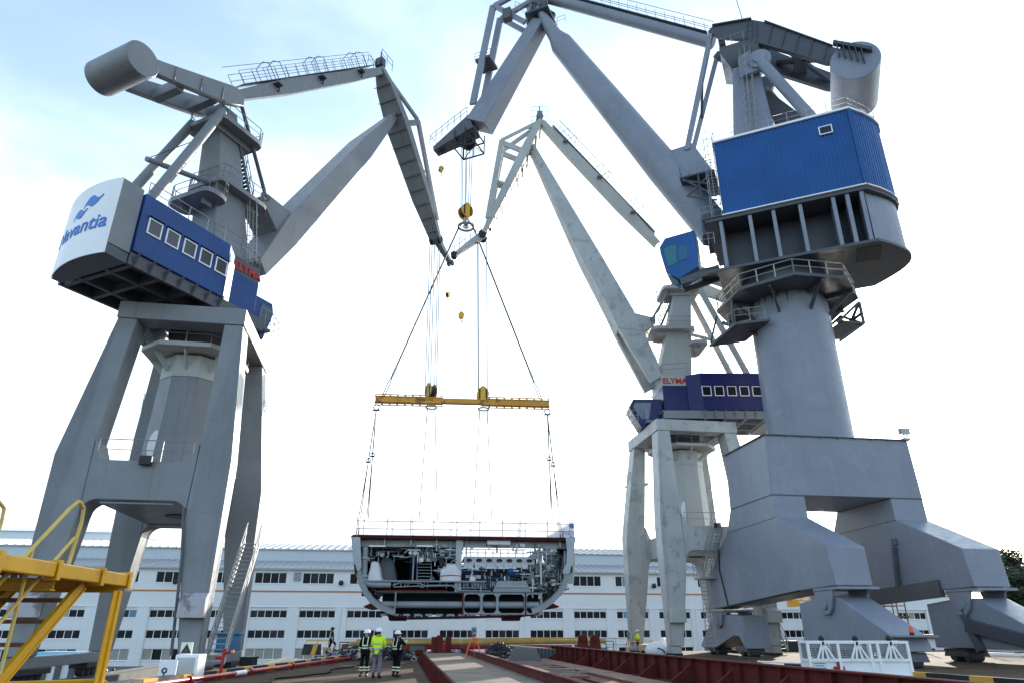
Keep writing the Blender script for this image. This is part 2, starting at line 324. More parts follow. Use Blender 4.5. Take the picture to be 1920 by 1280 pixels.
# left kerb in black and yellow, red fire main on saddles
def kerb(name, p, q, w, h, n, lab, z0=.0):
    p, q = Vector(p), Vector(q); bb = MB()
    f = lambda t: tuple(p.lerp(q, t)); root = thing(name, lab, 'kerb', tuple(p))
    for i in range(n):
        m = MB(); m.beam(f(i / n), f((i + 1) / n), w, h); m.build('band', M['yellowband'] if i % 3 == 2 else M['black'], root)
    return root
kerb('striped_kerb', (KL(15), 15, .15), (KL(58), 58, .15), .4, .3, 51, 'black and yellow striped kerb along the left edge of the deck')
fm = MB(); fm.tube((KL(12) + .55, 12, .15), (KL(57) + .5, 57, .15), .085, n=14); tag(fm.build('fire_main', M['red']), 'red fire main pipe lying beside the striped kerb on the left', 'pipe')
fmo = bpy.data.objects['fire_main']
for Y in (21, 26.5, 31.6, 36.5, 43, 51):
    MB().tube((KL(Y) + .54, Y, .15), (KL(Y + .2) + .54, Y + .2, .15), .13, n=14).build('flange', M['red'], fmo)
for Y in (30.2, 48): MB().tube((KL(Y) + .54, Y, .15), (KL(Y + 1) + .53, Y + 1.0, .15), .092, n=14).build('white_band', M['white'], fmo)
hy = MB(); x = KL(29.5) + .28; hy.tube((x, 29.5, .0), (x, 29.5, 1.0), .06, n=10); hy.tube((x - .02, 29.5, .9), (x + .3, 29.5, .95), .055, n=10); hy.tube((x - .3, 29.5, .75), (x, 29.5, .75), .06); hy.tube((x, 29.5, 1.0), (x, 29.5, 1.07), .09, n=12)
tag(hy.build('hydrant', M['red']), 'red hydrant standpipe with brass outlets rising over the left striped kerb', 'hydrant'); hyo = bpy.data.objects['hydrant']
MB().tube((x + .3, 29.5, .95), (x + .4, 29.5, .96), .07, n=12).build('outlet', M['beamyellow'], hyo)
# right kerb
kerb('striped_kerb', (12.2, 33.4, .2), (15.7, 21, .2), .35, .4, 15, 'black and yellow striped kerb in front of the big grey crane on the right')
rm = MB(); rm.tube((14.2, 25.6, .13), (15.3, 20.5, .13), .1, n=14); tag(rm.build('fire_main', M['red']), 'red fire main pipe with one white band by the right kerb', 'pipe')
MB().tube((14.35, 24.9, .13), (14.5, 24.2, .13), .108, n=14).build('white_band', M['white'], bpy.data.objects['fire_main.001'])
# ------------------------------------------------------------------ long white workshop building
BD = Fr(-10, 104, 8.6); X0, X1 = -76.0, 84.0; GZ = -2.6
bld = thing('workshop_building', 'long white workshop building with rows of dark windows behind the cranes', 'building', BD.w(0, 8, GZ))
wl = MB(BD); bays = [(-13.1 + 6.47 * k, -13.1 + 6.47 * k + 4.9) for k in range(-9, 15)]
rows = ((-1.92, -.52), (.69, 1.74), (3.27, 4.25), (7.7, 9.15))
def band(z0, z1, t0=.0): wl.box(X0, X1, t0, .6, z0, z1)
zs = [GZ, -1.92, -.52, .69, 1.74, 3.27, 4.25, 4.62]
piers = []; prev = X0
for a, c in bays: piers.append((prev, a)); prev = c
piers.append((prev, X1))
for a, c in piers: wl.box(a, c, 0, .6, GZ, 4.62)
for (z0, z1) in ((GZ, -1.92), (-.52, .69), (1.74, 3.27), (4.25, 4.62)):
    for a, c in bays: wl.box(a, c, .14, .6, z0, z1)
wl.box(X0, X1, .02, .6, 4.62, 7.7)
for a, c in piers: wl.box(a, c if c == X1 else c, .02, .6, 7.7, 9.15)
for a, c in bays: wl.box(a + 4.3, c, .02, .6, 7.7, 9.15)
wl.box(X0, X1, .02, .6, 9.15, 9.7); wl.box(X1 - .5, X1, .6, 18, GZ, 9.7); wl.box(X0, X1 - .5, 17.5, 18, GZ, 9.7)
wl.build('wall', M['wall'], bld)
b = MB(BD); b.box(X0, X1, -.03, .02, 6.58, 6.78); b.build('orange_stripe', M['stripe'], bld)
b = MB(BD); b.box(X0, X1, -.06, .02, 4.62, 4.68)
for a, c in bays: b.box(c + .75, c + .79, -.02, 0, GZ, 4.62)
b.build('string_course', M['wall'], bld)
for ri, (z0, z1) in enumerate(rows):
    for bi, (a, c) in enumerate(bays):
        t0 = .14 if ri < 3 else .02; c2 = c if ri < 3 else a + 4.3; n = 5 if ri in (1, 2) else 4
        f = MB(BD); pw = (c2 - a) / n
        f.box(a, c2, t0 + .1, t0 + .2, z0, z0 + .06); f.box(a, c2, t0 + .1, t0 + .2, z1 - .06, z1); f.box(a - .0, c2 + .0, t0 - .08, t0 + .1, z0 - .06, z0 + .02)
        for i in range(n + 1): x = a + pw * i; x = min(max(x, a + .035), c2 - .035); f.box(x - .035, x + .035, t0 + .1, t0 + .2, z0 + .06, z1 - .06)
        wo = f.build('window', M['white'], bld)
        mats = [M['glass'], M['dark'], M['curtain'], M['bluepane']]
        p = MB(BD); mi = []
        for i in range(n):
            p.box(a + pw * i, a + pw * (i + 1), t0 + .17, t0 + .3, z0, z1)
            k = ((2 if bi < 9 else 3) if random.random() > .12 else 0) if ri == 0 else (random.choice((0, 0, 0, 1)) if random.random() > .07 else random.choice((2, 3))); mi += [k] * 6
        po = p.build('pane', mats, wo)
        for pl_, k in zip(po.data.polygons, mi): pl_.material_index = k
rf = MB(BD); rf.loft([[(x, t, z) for t, z in ((-.25, 9.66), (7.0, 11.3), (7.0, 11.1), (-.25, 9.5))] for x in (X0, X1)])
x = X0
while x < X1:
    rf.loft([[(x + q, t, z) for t, z in ((-.25, 9.66), (6.98, 11.3), (6.98, 11.38), (-.25, 9.75))] for q in (0, .12)]); x += .95
rf.build('roof', M['roof'], bld)
b = MB(BD); b.box(X0, X1, -.42, -.25, 9.48, 9.72); b.build('gutter', M['roof'], bld)
for r in (-14.2, 31.5, -36.2, -58.0, 57.0):
    b = MB(BD); b.box(r - .25, r + .25, -.7, -.5, 8.05, 8.15); b.beam((r, 0, 7.75), (r, -.55, 7.75), .1); b.ball((r, -.55, 7.8), .36, 12, 8); b.build('floodlight', M['black'], bld)
b = MB(BD)
for r in (-20.3,): 
    for i in range(6): b.box(r - .5, r + .5, -.25, .02, 8.1 + i * .2, 8.2 + i * .2)
b.build('louvre', M['roof'], bld)
for r in (-39, -13.9, 11.9, 37.8, 63): MB(BD).tube((r, -.08, GZ), (r, -.08, 4.6), .05).build('downpipe', M['wall'], bld)
hall = thing('assembly_hall', 'pale blue clad hall rising behind the white workshop with a ribbed roof', 'building', BD.w(0, 25, GZ))
b = MB(BD); b.box(X0 - 8, X1 - 22, 7.1, 40, GZ, 13.0); b.build('wall', M['hall'], hall)
b = MB(BD); b.loft([[(x, t, z) for t, z in ((6.8, 13.0), (20, 15.2), (20, 13.1), (6.8, 12.9))] for x in (X0 - 8, X1 - 22)])
x = X0 - 8
while x < X1 - 22:
    b.loft([[(x + q, t, z) for t, z in ((6.8, 13.0), (19.9, 15.2), (19.9, 15.3), (6.8, 13.1))] for q in (0, .2)]); x += 1.15
b.build('roof', M['roof'], hall)
b = MB(BD); b.box(-76, -52, 26, 46, GZ, 17.2); b.loft([[(x, 26 + t, z) for t, z in ((-.5, 17.2), (10, 19.6), (20.5, 17.2))] for x in (-76.5, -51.5)])
tag(b.build('gable_shed', M['wall']), 'white gable roofed shed far left behind the long building', 'building')
# pines beyond the right end of the building
def pine(x, y, h, rad_, lab, mi):
    root = thing('pine_tree', lab, 'tree', (x, y, GZ), 'pines beyond the yard')
    t = MB(); t.tube((x, y, GZ), (x + .3, y, GZ + h * .55), .35, .25, 10); t.tube((x + .3, y, GZ + h * .55), (x + .2, y + .4, GZ + h * .9), .25, .08, 8)
    cl = []
    for i in range(26):
        a = random.uniform(0, 6.28); q = random.random() ** .5; zz = random.uniform(.32, 1.0); rr = rad_ * q * (1.15 - .75 * abs(zz - .55))
        c = (x + rr * math.cos(a), y + rr * math.sin(a), GZ + h * zz); cl.append((c, random.uniform(.9, 1.7) * rad_ / 3.6))
        if i % 3 == 0: t.tube((x + .25, y, GZ + h * zz * .8), c, .1, .03, 5)
    t.build('trunk', M['bark'], root)
    f = MB(); mi_ = []
    for c, s in cl:
        k = random.randrange(3)
        for j in range(850):
            u = Vector((random.gauss(0, 1), random.gauss(0, 1), random.gauss(0, 1))).normalized() * s * random.random() ** .4; u.z *= .6
            o = Vector(c) + u; d = Vector((random.gauss(0, 1), random.gauss(0, 1), random.gauss(0, .7))).normalized(); e = d.orthogonal().normalized(); l = random.uniform(.2, .45)
            f.face([tuple(o - e * .09), tuple(o + e * .09), tuple(o + d * l + e * .05), tuple(o + d * l - e * .05)]); mi_.append(k if random.random() > .25 else random.randrange(3))
    c = f.build('crown', M['leaf'], root)
    for p_, k in zip(c.data.polygons, mi_): p_.material_index = k
pine(57.6, 80, 13.2, 4.4, 'tallest dark pine tree at the right edge beside the big grey crane', 0)
pine(62.0, 85, 11.8, 5.4, 'dark pine tree mostly behind the tallest one at the right edge', 0)
pine(53.6, 75.5, 10.0, 3.8, 'lowest bushy pine tree at the right edge behind the crane leg', 0)
# ------------------------------------------------------------------ the two twin portal cranes
tail_r = lambda t: -8.66 + (t + 1.15) ** 2 / 14.5
def elyma(F, P, root, m, px, k, facing, letters_side):
    """F: slewing frame, P: portal frame, m: materials, k: portal width factor, px: measured jib outlines"""
    t_of = lambda z: 5.2 - max(0, z - 9.6) * (1.25 / 7.9)
    zb = .65
    for sr in (-1, 1):
        for st in (-1, 1):
            poly = [(4.02 * k, zb), (4.08 * k, 9.6), (3.27 * k, 17.45), (2.27 * k, 17.45), (2.45 * k, 10.4), (2.36 * k, 6.8), (2.55 * k, 5.2), (3.12 * k, zb)]
            thick = lambda z: 1.5 if z > 5 else 1.0 + .5 * z / 5
            b = MB(P); b.loft([[(sr * r, st * t_of(z), z) for r, z in poly], [(sr * r, st * (t_of(z) - thick(z)), z) for r, z in poly]])
            b.build('leg', m['leg'], root, .04)
            w = MB(P); w.box(sr * 3.62 * k - .45, sr * 3.62 * k + .45, st * 3.6 - 1.5, st * 3.6 + 1.5, -.12, .14)
            for dt in (-1.0, -.35, .35, 1.0): w.tube((sr * 3.62 * k - .18, st * 3.6 + dt, -.22), (sr * 3.62 * k + .18, st * 3.6 + dt, -.22), .3, n=12)
            w.build('bogie', M['dark'], root, .02)
            if st == -1:
                c = MB(P); c.loft([[(sr * 3.5 * k + a, t, z) for t, z in ((-5.75, 2.25), (-5.22, 2.25), (-5.22, 3.35), (-5.75, 3.1))] for a in (-.58, .58)])
                c.build('switch_box', m['box'], root, .02)
        MB(P).box(sr * 3.62 * k - .38, sr * 3.62 * k + .38, -5.1, 5.1, .14, .64).build('sill_beam', m['leg2'], root, .03)
        MB(P).loft([[(sr * a, st * 2.65, z) for a, z in ((2.12 * k, 17.46), (3.33 * k, 17.46), (3.33 * k, 18.45), (2.12 * k, 18.45))] for st in (-1, 1)]).build('cap_beam', m['leg2'], root, .03)
    for st in (-1, 1):
        q = [(-2.42, 10.4), (-2.0, 9.4), (2.0, 9.4), (2.42, 10.4), (2.36, 6.8)] + [(1.7 + .66 * math.cos(a), 6.84 + .66 * math.sin(a)) for a in (.35, .7, 1.05, 1.35)] + [(1.7, 7.5), (-1.7, 7.5)] + [(-1.7 - .66 * math.cos(a), 6.84 + .66 * math.sin(a)) for a in (1.35, 1.05, .7, .35)] + [(-2.36, 6.8)]
        b = MB(P); b.loft([[(r * k, st * t_of(z), z) for r, z in q], [(r * k, st * (t_of(z) - 1.5), z) for r, z in q]])
        cb = b.build('cross_beam', m['beam'], root, .03)
        MB(P).box(-3.33 * k, 3.33 * k, min(st * 2.65, st * 4.0), max(st * 2.65, st * 4.0), 17.46, 18.45).build('cap_beam', m['leg2'], root, .03)
        MB(P).rail([(-2.2 * k, st * 5.1, 9.4), (2.2 * k, st * 5.1, 9.4)], 1.05, 1.4).build('railing', M['steel'], root)
    MB(P).tube((-1.6, -5.05, 7.36), (1.7, -5.05, 7.36), .05).build('conduit', M['steel'], cb)
    MB(P).box(-2.2 * k, 2.2 * k, -3.68, 3.68, 7.55, 9.3).build('portal_deck', m['leg2'], root, .02)
    MB(P).tube((.6, .2, 7.5), (.6, .2, 7.56), .75, n=20).build('hatch', M['black'], root)
    fl = MB(P); fl.box(-.1, .45, -5.55, -5.3, 9.15, 9.6); fl.tube((.17, -5.3, 9.3), (.17, -5.1, 9.2), .05); fl.build('floodlight', M['black'], root, .02)
    oc = lambda R, z, a0=22.5, n=8: [(R * math.cos(rad(a0 + 360 * i / n)), R * math.sin(rad(a0 + 360 * i / n)), z) for i in range(n)]
    MB(P).loft([oc(1.95, 9.3), oc(1.75, 15.1)]).build('column', m['col'], root, .03)
    MB(P).loft([oc(1.77, 15.1), oc(1.74, 16.4)]).build('column_collar', m['white'], root)
    dr = MB(P)
    dr.ball((-.85, -1.62, 11.0), .45, 14, 8, (.8, .12, 2.0)); dr.build('manhole_cover', M['white'], root)
    pl = MB(P); R = [(2.7, -1.4), (1.4, -2.7), (-1.4, -2.7), (-2.7, -1.4), (-2.7, 1.4), (-1.4, 2.7), (1.4, 2.7), (2.7, 1.4)]
    pl.slab(R, 16.55, 16.8)
    for a in range(0, 360, 45): c, s = math.cos(rad(a)), math.sin(rad(a)); pl.beam((1.6 * c, 1.6 * s, 15.6), (2.45 * c, 2.45 * s, 16.5), .08, .3)
    wp = pl.build('ring_walkway', m['white'], root)
    MB(P).rail([(r * .97, t * .97, 16.8) for r, t in R], 1.0, 1.3, closed=True).build('railing', M['steel'], wp)
    MB(P).loft([oc(1.6, 16.8, 0, 20), oc(1.9, 18.5, 0, 20), oc(2.1, 18.98, 0, 20)]).build('slewing_ring', M['dkgrey'], root)
    for sr in (-1, 1):
        b = MB(P); b.slab([(sr * 2.0 * k, 3.0), (sr * 3.6 * k, 3.0), (sr * 3.6 * k, 5.0), (sr * 2.0 * k, 5.0)], 14.2, 14.35); b.beam((sr * 3.2 * k, 3.7, 13.6), (sr * 3.55 * k, 3.7, 14.2), .08, .2)
        bw = b.build('leg_platform', m['leg2'], root)
        MB(P).rail([(sr * 2.0 * k, 5.0, 14.35), (sr * 3.6 * k, 5.0, 14.35), (sr * 3.6 * k, 3.0, 14.35)], 1.0, 1.1).build('railing', M['steel'], bw)
    ss = 4.55 * k
    s2 = MB(P); s2.stair((ss, -4.2, .3), (ss, .7, 6.3), .8, (1, 0, 0), r=.04); s2.build('access_stair', M['steel'], root)
    # ---- slewing part
    fb = MB(F)
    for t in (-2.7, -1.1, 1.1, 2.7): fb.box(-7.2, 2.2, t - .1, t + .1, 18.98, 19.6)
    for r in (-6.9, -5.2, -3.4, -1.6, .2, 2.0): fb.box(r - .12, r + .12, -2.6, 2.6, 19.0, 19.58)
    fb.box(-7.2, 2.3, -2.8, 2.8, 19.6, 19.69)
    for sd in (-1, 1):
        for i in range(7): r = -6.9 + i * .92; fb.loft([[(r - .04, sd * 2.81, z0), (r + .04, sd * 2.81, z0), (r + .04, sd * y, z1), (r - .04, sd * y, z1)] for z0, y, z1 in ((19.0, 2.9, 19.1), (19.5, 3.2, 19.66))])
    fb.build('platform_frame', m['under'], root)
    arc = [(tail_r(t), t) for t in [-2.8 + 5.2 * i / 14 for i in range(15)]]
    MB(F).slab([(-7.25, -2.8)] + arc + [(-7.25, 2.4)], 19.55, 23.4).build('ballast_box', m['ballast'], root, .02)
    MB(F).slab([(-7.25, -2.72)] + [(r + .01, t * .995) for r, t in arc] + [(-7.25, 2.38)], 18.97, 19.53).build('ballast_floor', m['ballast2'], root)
    tp = MB(F); tp.slab([(r - .05, t) for r, t in arc] + [(r - .01, t) for r, t in reversed(arc)], 18.95, 23.42)
    panel = tp.build('tail_panel', m['tail'], root)
    W_ = 2.95
    plan = [(-7.2, -W_), (-1.35, -W_), (-.25, -2.15), (-.25, 2.15), (-1.35, W_), (-7.2, W_)]
    h = MB(F); h.slab(plan, 19.7, 23.2); house = h.build('machinery_house', m['house'], root, .03)
    if m.get('facet'):
        MB(F).loft([[(-1.30, -W_ - .01, z), (-.22, -2.16, z), (-.20, -2.20, z), (-1.29, -W_ - .05, z)] for z in (19.7, 22.5)]).build('corner_panel', m['facet'], house)
    MB(F).box(-.25, 1.95, -2.15, 2.15, 19.68, 22.25).build('front_house', m['house'], root, .03)
    MB(F).box(-.25, 1.95, -2.1, 2.1, 22.25, 23.3).build('sign_board', m['sign'], root)
    for sd in (-1, 1):
        if sd == -1: fn = lambda x, y, d: F.w(-.22 + x, -2.13 - d, 22.46 + y)
        else: fn = lambda x, y, d: F.w(1.9 - x, 2.13 + d, 22.46 + y)
        text_mb('ELYMA', .74, fn, .04, 0, .012).build('lettering', M['redletter'], root)
        for i in range(5):
            r0 = -6.75 + 1.135 * i
            w = MB(F); y = sd * (W_ + .0)
            for a, b_, c, d_ in ((r0, r0 + .85, 21.0, 21.07), (r0, r0 + .85, 21.87, 21.94), (r0, r0 + .07, 21.07, 21.87), (r0 + .78, r0 + .85, 21.07, 21.87)):
                w.box(a, b_, min(y, y + sd * .06), max(y, y + sd * .06), c, d_)
            fr = w.build('window', M['white'], house)
            MB(F).box(r0 + .07, r0 + .78, min(y, y + sd * .025), max(y, y + sd * .025), 21.07, 21.87).build('pane', m['pane'], fr)
            MB(F).box(r0 - .05, r0 + .9, min(y, y + sd * .16), max(y, y + sd * .16), 22.0, 22.05).build('window_hood', m['house'], fr)
    MB(F).rail([(-6.9, -2.6, 23.2), (-.3, -2.6, 23.3), (1.9, -2.0, 23.3), (1.9, 2.0, 23.3), (-.3, 2.6, 23.3), (-6.9, 2.6, 23.2)], 1.0, 1.3).build('roof_railing', M['steel'], root)
    # operator's cab with raked glass front
    cb = px.get('cab_t', 0)
    s_ = px.get('cab_s', 1.0); F0 = F; F = Fr(0, 0, 0); F.w = lambda r, t, z: F0.w(1.95 + (r - 1.95) * s_, t, z + (1 - s_) * 1.2)
    c = MB(F); c.side([(2.0, 21.1), (4.6, 21.1), (4.95, 20.4), (3.95, 18.4), (2.0, 18.9)], cb - 1.05, cb + 1.05); cab = c.build('operator_cab', m['house'], root, .04)
    for sd in (-1, 1): MB(F).side([(3.0, 20.75), (4.45, 20.75), (4.65, 20.35), (3.95, 19.2), (3.3, 19.2)], cb + sd * 1.06 - .02, cb + sd * 1.06 + .02).build('pane', M['navyglass'], cab)
    MB(F).loft([[(r, cb + t, z) for r, z, t in ((4.93, 20.3, -.95), (4.93, 20.3, .95), (4.02, 18.6, .95), (4.02, 18.6, -.95))], [(r, cb + t, z) for r, z, t in ((4.98, 20.28, -.95), (4.98, 20.28, .95), (4.07, 18.58, .95), (4.07, 18.58, -.95))]]).build('pane', M['navyglass'], cab)
    MB(F).rail([(2.1, cb - 1.7, 19.0), (3.6, cb - 1.7, 19.0), (5.2, cb - 1.5, 18.7), (5.2, cb + 1.5, 18.7), (3.6, cb + 1.7, 19.0)], 1.1, .9).build('cab_railing', M['steel'], root)
    MB(F).slab([(2.0, cb - 1.75), (3.7, cb - 1.75), (3.7, cb + 1.75), (2.0, cb + 1.75)], 18.75, 18.9).build('cab_walkway', m['under'], root)
    F = F0
    # mast
    MB(F).loft([[(-1.1, -1.15, 23.2), (2.0, -1.15, 23.2), (2.0, 1.15, 23.2), (-1.1, 1.15, 23.2)], [(-1.6, -1.0, 28), (.75, -1.0, 28), (.75, 1.0, 28), (-1.6, 1.0, 28)], [(-2.3, -.7, 34.3), (-.9, -.7, 34.3), (-.9, .7, 34.3), (-2.3, .7, 34.3)]]).build('mast', m['mast'], root, .06)
    def rounded(r0, r1, t0, t1, c=.5): return [(r0 + c, t0), (r1 - c, t0), (r1 - c * .3, t0 + c * .3), (r1, t0 + c), (r1, t1 - c), (r1 - c * .3, t1 - c * .3), (r1 - c, t1), (r0 + c, t1), (r0 + c * .3, t1 - c * .3), (r0, t1 - c), (r0, t0 + c), (r0 + c * .3, t0 + c * .3)]
    for r0, r1, w, z in ((-2.9, .9, 1.75, 32.4), (-1.9, 2.2, 1.7, 28.1), (-2.9, -1.2, 1.9, 26.6)):
        b = MB(F); b.slab(rounded(r0, r1, -w, w), z, z + .32)
        b.beam((r0 + .5, -.9, z - .2), (r1 - .5, -.9, z - .2), .12, .4); b.beam((r0 + .5, .9, z - .2), (r1 - .5, .9, z - .2), .12, .4)
        o = b.build('mast_platform', m['plat'], root)
        MB(F).rail([(r * .97, t * .97, z + .3) for r, t in rounded(r0, r1, -w, w)[::1]], 1.0, 1.2, closed=True).build('railing', M['steel'], o)
    MB(F).stair((1.35, -.5, 28.4), (-.55, -.5, 32.4), .8, (0, 1, 0)).build('mast_stair', m['dk'], root)
    MB(F).ladder((1.75, -1.35, 23.3), (.95, -1.25, 28.1), .5, (1, 0, 0), cage=True, out=(0, -1, 0)).build('caged_ladder', M['steel'], root)
    for sd in (-1, 1): MB(F).tube((-2.6, sd * 1.35, 33.0), (-6.3, sd * 1.6, 23.3), .3, n=14).build('back_strut', m['strut'], root)
    MB(F).tube((-6.0, -.2, 27.2), (-1.9, -.2, 28.3), .17, n=10).build('boom_pipe', m['strut'], root)
    MB(F).path([(-6.0, -.2, 27.2), (-3.2, -1.4, 30.6)], .025, 4).build('guy_wire', M['rope'], root)
    # counterweight rocker
    for sd in (-1, 1):
        y0, y1 = sorted((sd * 1.1, sd * 1.55))
        b = MB(F); b.side([(-8.6, 31.9), (-7.2, 31.95), (-3.9, 33.2), (-2.2, 33.9), (-1.2, 34.5), (-1.3, 35.3), (-2.0, 35.5), (-7.2, 33.0), (-8.6, 32.4)], y0, y1)
        for r in (-6.4, -4.6, -3.0):
            zb_ = 31.95 + (r + 7.2) * .39; b.box(r - .04, r + .04, sd * 1.56 if sd > 0 else -1.64, sd * 1.64 if sd > 0 else -1.56, zb_ + .05, zb_ + 1.05)
        b.build('rocker_arm', m['arm'], root, .03)
        lug = px['lug']
        MB(F).tube((-1.3, sd * 1.25, 34.9), (lug[0], sd * 1.0, lug[1]), .13, n=10).build('pull_rod', m['dk'], root)
    for r, z in ((-5.6, 32.8), (-3.2, 33.9)): MB(F).box(r - .25, r + .25, -1.1, 1.1, z - .45, z + .35).build('rocker_tie', m['arm'], root)
    cw = MB(F); cw.tube((-8.6, -1.8, 31.85), (-8.6, 1.8, 31.85), 1.05, n=40); cwo = cw.build('counterweight', m['cw'], root, .03, ang=50)
    lg = MB(F)
    for t in (-1.1, 0, 1.1): lg.tube((-8.6, t, 32.86), (-8.6, t, 33.0), .2, n=12)
    lg.build('lifting_lug', M['dkgrey'], cwo)
    # tie beam with walkway
    tl, tr = px['tie']; d = Vector((tr[0] - tl[0], tr[1] - tl[1])); nrm = Vector((-d.y, d.x)).normalized()
    def tp(s, n): o = Vector(tl) + d * s + nrm * n; return (o.x, o.y)
    b = MB(F); b.side([tp(0, .3), tp(.3, .62), tp(.75, .5), tp(1, .32), tp(1, -.32), tp(.75, -.5), tp(.3, -.55), tp(0, -.3)], -.42, .42)
    tie = b.build('tie_beam', m['tie'], root, .03)
    up = lambda s, t, n=.62: (*tp(s, n)[:1], t, tp(s, n)[1])
    MB(F).loft([[up(s, -.5, .60), up(s, .5, .60), up(s, .5, .66), up(s, -.5, .66)] for s in (.06, .94)]).build('walkway', m['dk'], tie)
    for sd in (-1, 1):
        rl = MB(F)
        for i in range(15):
            s = .06 + .88 * i / 14; rl.tube(up(s, sd * .5), up(s, sd * .5, 1.55), .026, n=5)
        for n in (1.1, 1.55): rl.tube(up(.06, sd * .5, n), up(.94, sd * .5, n), .026, n=5)
        rl.build('railing', M['steel'], tie)
    for s in (.22, .5, .8):
        g = MB(F); g.beam(up(s, -.95, .2), up(s, .95, .2), .5, .12); g.path([up(s, -.65, .3), up(s, -.65, 1.75), up(s + .01, 0, 2.05), up(s, .65, 1.75), up(s, .65, .3)], .03, 5); g.path([up(s + .06, -.65, .6), up(s + .06, -.65, 1.75), up(s + .07, 0, 2.05), up(s + .06, .65, 1.75), up(s + .06, .65, .6)], .03, 5); g.beam(up(s, -.9, .2), up(s, -.4, -.3), .1, .1); g.build('rope_saddle', m['dk'], tie)
    MB(F).path([up(.02, 0, 2.0), up(.98, 0, 1.9)], .02, 4).build('cable', M['rope'], tie)
    # boom
    U, Lw = px['boom_up'], px['boom_lo']
    b = MB(F); b.loft([[(u[0], -u[2], u[1]), (u[0], u[2], u[1]), (l[0], l[2], l[1]), (l[0], -l[2], l[1])] for u, l in zip(U, Lw)])
    boom = b.build('boom', m['boom'], root, .04)
    lg = MB(F); bx = px['lugbox']; lg.side([(lug[0] - .35, lug[1] + .3), (lug[0] + .3, lug[1] + .35)] + bx + [(lug[0] - .35, lug[1] - .35)], -1.05, -.8); lg.side([(lug[0] - .35, lug[1] + .3), (lug[0] + .3, lug[1] + .35)] + bx + [(lug[0] - .35, lug[1] - .35)], .8, 1.05); lg.side([(lug[0] - .25, lug[1] - .5)] + [(lug[0] + .6, lug[1] - .2)] + bx[1:], -.8, .8)
    lg.build('boom_lug', m['leg2'], boom, .02)
    pn = MB(F); pn.tube((lug[0], -1.2, lug[1]), (lug[0], 1.2, lug[1]), .22, n=14); pn.build('pivot_pin', m['dk'], boom)
    if px.get('fork'):
        for sd in (-1, 1):
            u, l = px['fork'][:2]; u2, l2 = px['fork'][2:]
            MB(F).loft([[(a[0], sd * y0, a[1]), (a[0], sd * y1, a[1]), (c_[0], sd * y1, c_[1]), (c_[0], sd * y0, c_[1])] for a, c_, y0, y1 in ((u, l, .5, 1.25), (u2, l2, 1.15, 1.65))]).build('boom_foot', m['boom'], boom, .03)
    # fly jib
    pk, pv, tip = px['peak'], px['pivot'], px['tip']
    def tri(a, b_, w0, w1, h0, h1, name, mat, par=root, t=0): o = MB(F); o.beam((a[0], t, a[1]), (b_[0], t, b_[1]), w0, h0, w1, h1, up=(0, 0, 1)); return o.build(name, mat, par, .03)
    ax = Vector((tip[0] - pk[0], tip[1] - pk[1])); Lf = ax.length; ax.normalize(); nn = Vector((-ax.y, ax.x))
    if nn.x < 0: nn = -nn
    def fp(s, n): o = Vector(pk) + ax * Lf * s + nn * n; return (o.x, o.y)
    b = MB(F); ss_ = (0, .12, .32, .75, 1.0); hw = (.42, .9, 1.15, 1.0, .6); hn = (.35, .6, .75, .6, .4)
    b.loft([[(fp(s, -n)[0], -w, fp(s, -n)[1]), (fp(s, -n)[0], w, fp(s, -n)[1]), (fp(s, n * .3)[0], w, fp(s, n * .3)[1]), (fp(s, n * .3)[0], -w, fp(s, n * .3)[1])] for s, w, n in zip(ss_, hw, hn)])
    fly = b.build('fly_jib', m['fly'], root, .03)
    rb = MB(F)
    for i in range(11):
        s = .1 + .85 * i / 10; w = .6 + .55 * math.sin(math.pi * min(1, s + .15)); n = -(.4 + .42 * math.sin(math.pi * (.15 + .75 * s)))
        rb.beam((*fp(s, n)[:1], -w, fp(s, n)[1]), (fp(s, n)[0], w, fp(s, n)[1]), .14, .07, up=(ax.x, 0, ax.y))
    rb.loft([[(fp(s, n)[0], t, fp(s, n)[1]) for n, t in ((-h_ - .06, -.2), (-h_ - .06, .2), (-h_ + .2, .2), (-h_ + .2, -.2))] for s, h_ in ((.36, .74), (.98, .42))])
    rb.build('stiffener', m['fly'], fly)
    ap = px['apex']
    for sd in (-1, 1):
        MB(F).beam((pk[0], sd * .25, pk[1] - .4), (ap[0], sd * .9, ap[1]), .22, .45).build('fly_strut', m['fly'], fly)
        MB(F).beam((ap[0], sd * .9, ap[1]), (fp(.9, .1)[0], sd * .7, fp(.9, .1)[1]), .26, .6).build('fly_strut', m['fly'], fly)
        MB(F).beam((ap[0], sd * .9, ap[1] - .3), (fp(.33, .1)[0], sd * .9, fp(.33, .1)[1]), .22, .6).build('fly_strut', m['fly'], fly)
    md = ((ap[0] + fp(.9, .1)[0]) / 2, (ap[1] + fp(.9, .1)[1]) / 2)
    MB(F).beam((md[0], 0, md[1]), (fp(.6, .1)[0], 0, fp(.6, .1)[1]), 1.0, .3).build('fly_strut', m['fly'], fly)
    e = px['nose']
    MB(F).beam((tip[0] - .2, 0, tip[1] + .1), (e[0], 0, e[1]), .7, .75, .45, .35).build('jib_nose', m['fly'], fly, .03)
    for c_, ts, th, rr in ((e, .22, .06, .34), ((tip[0], tip[1] - .2), .5, .1, .45), ((pk[0], pk[1] + .35), .3, .06, .4)):
        for t in (-ts, ts): MB(F).tube((c_[0], t - th, c_[1]), (c_[0], t + th, c_[1]), rr, n=18).build('sheave', M['dark'], fly)
    wr = MB(F); wr.path([(ap[0] + .25, .7, ap[1] + .2)] + [(fp(s, 1.4 - .9 * s)[0] + .5, .8, fp(s, 1.4 - .9 * s)[1]) for s in (.45, .6, .75, .9)] + [(e[0], .5, e[1] + 1.0)], .022, 4)
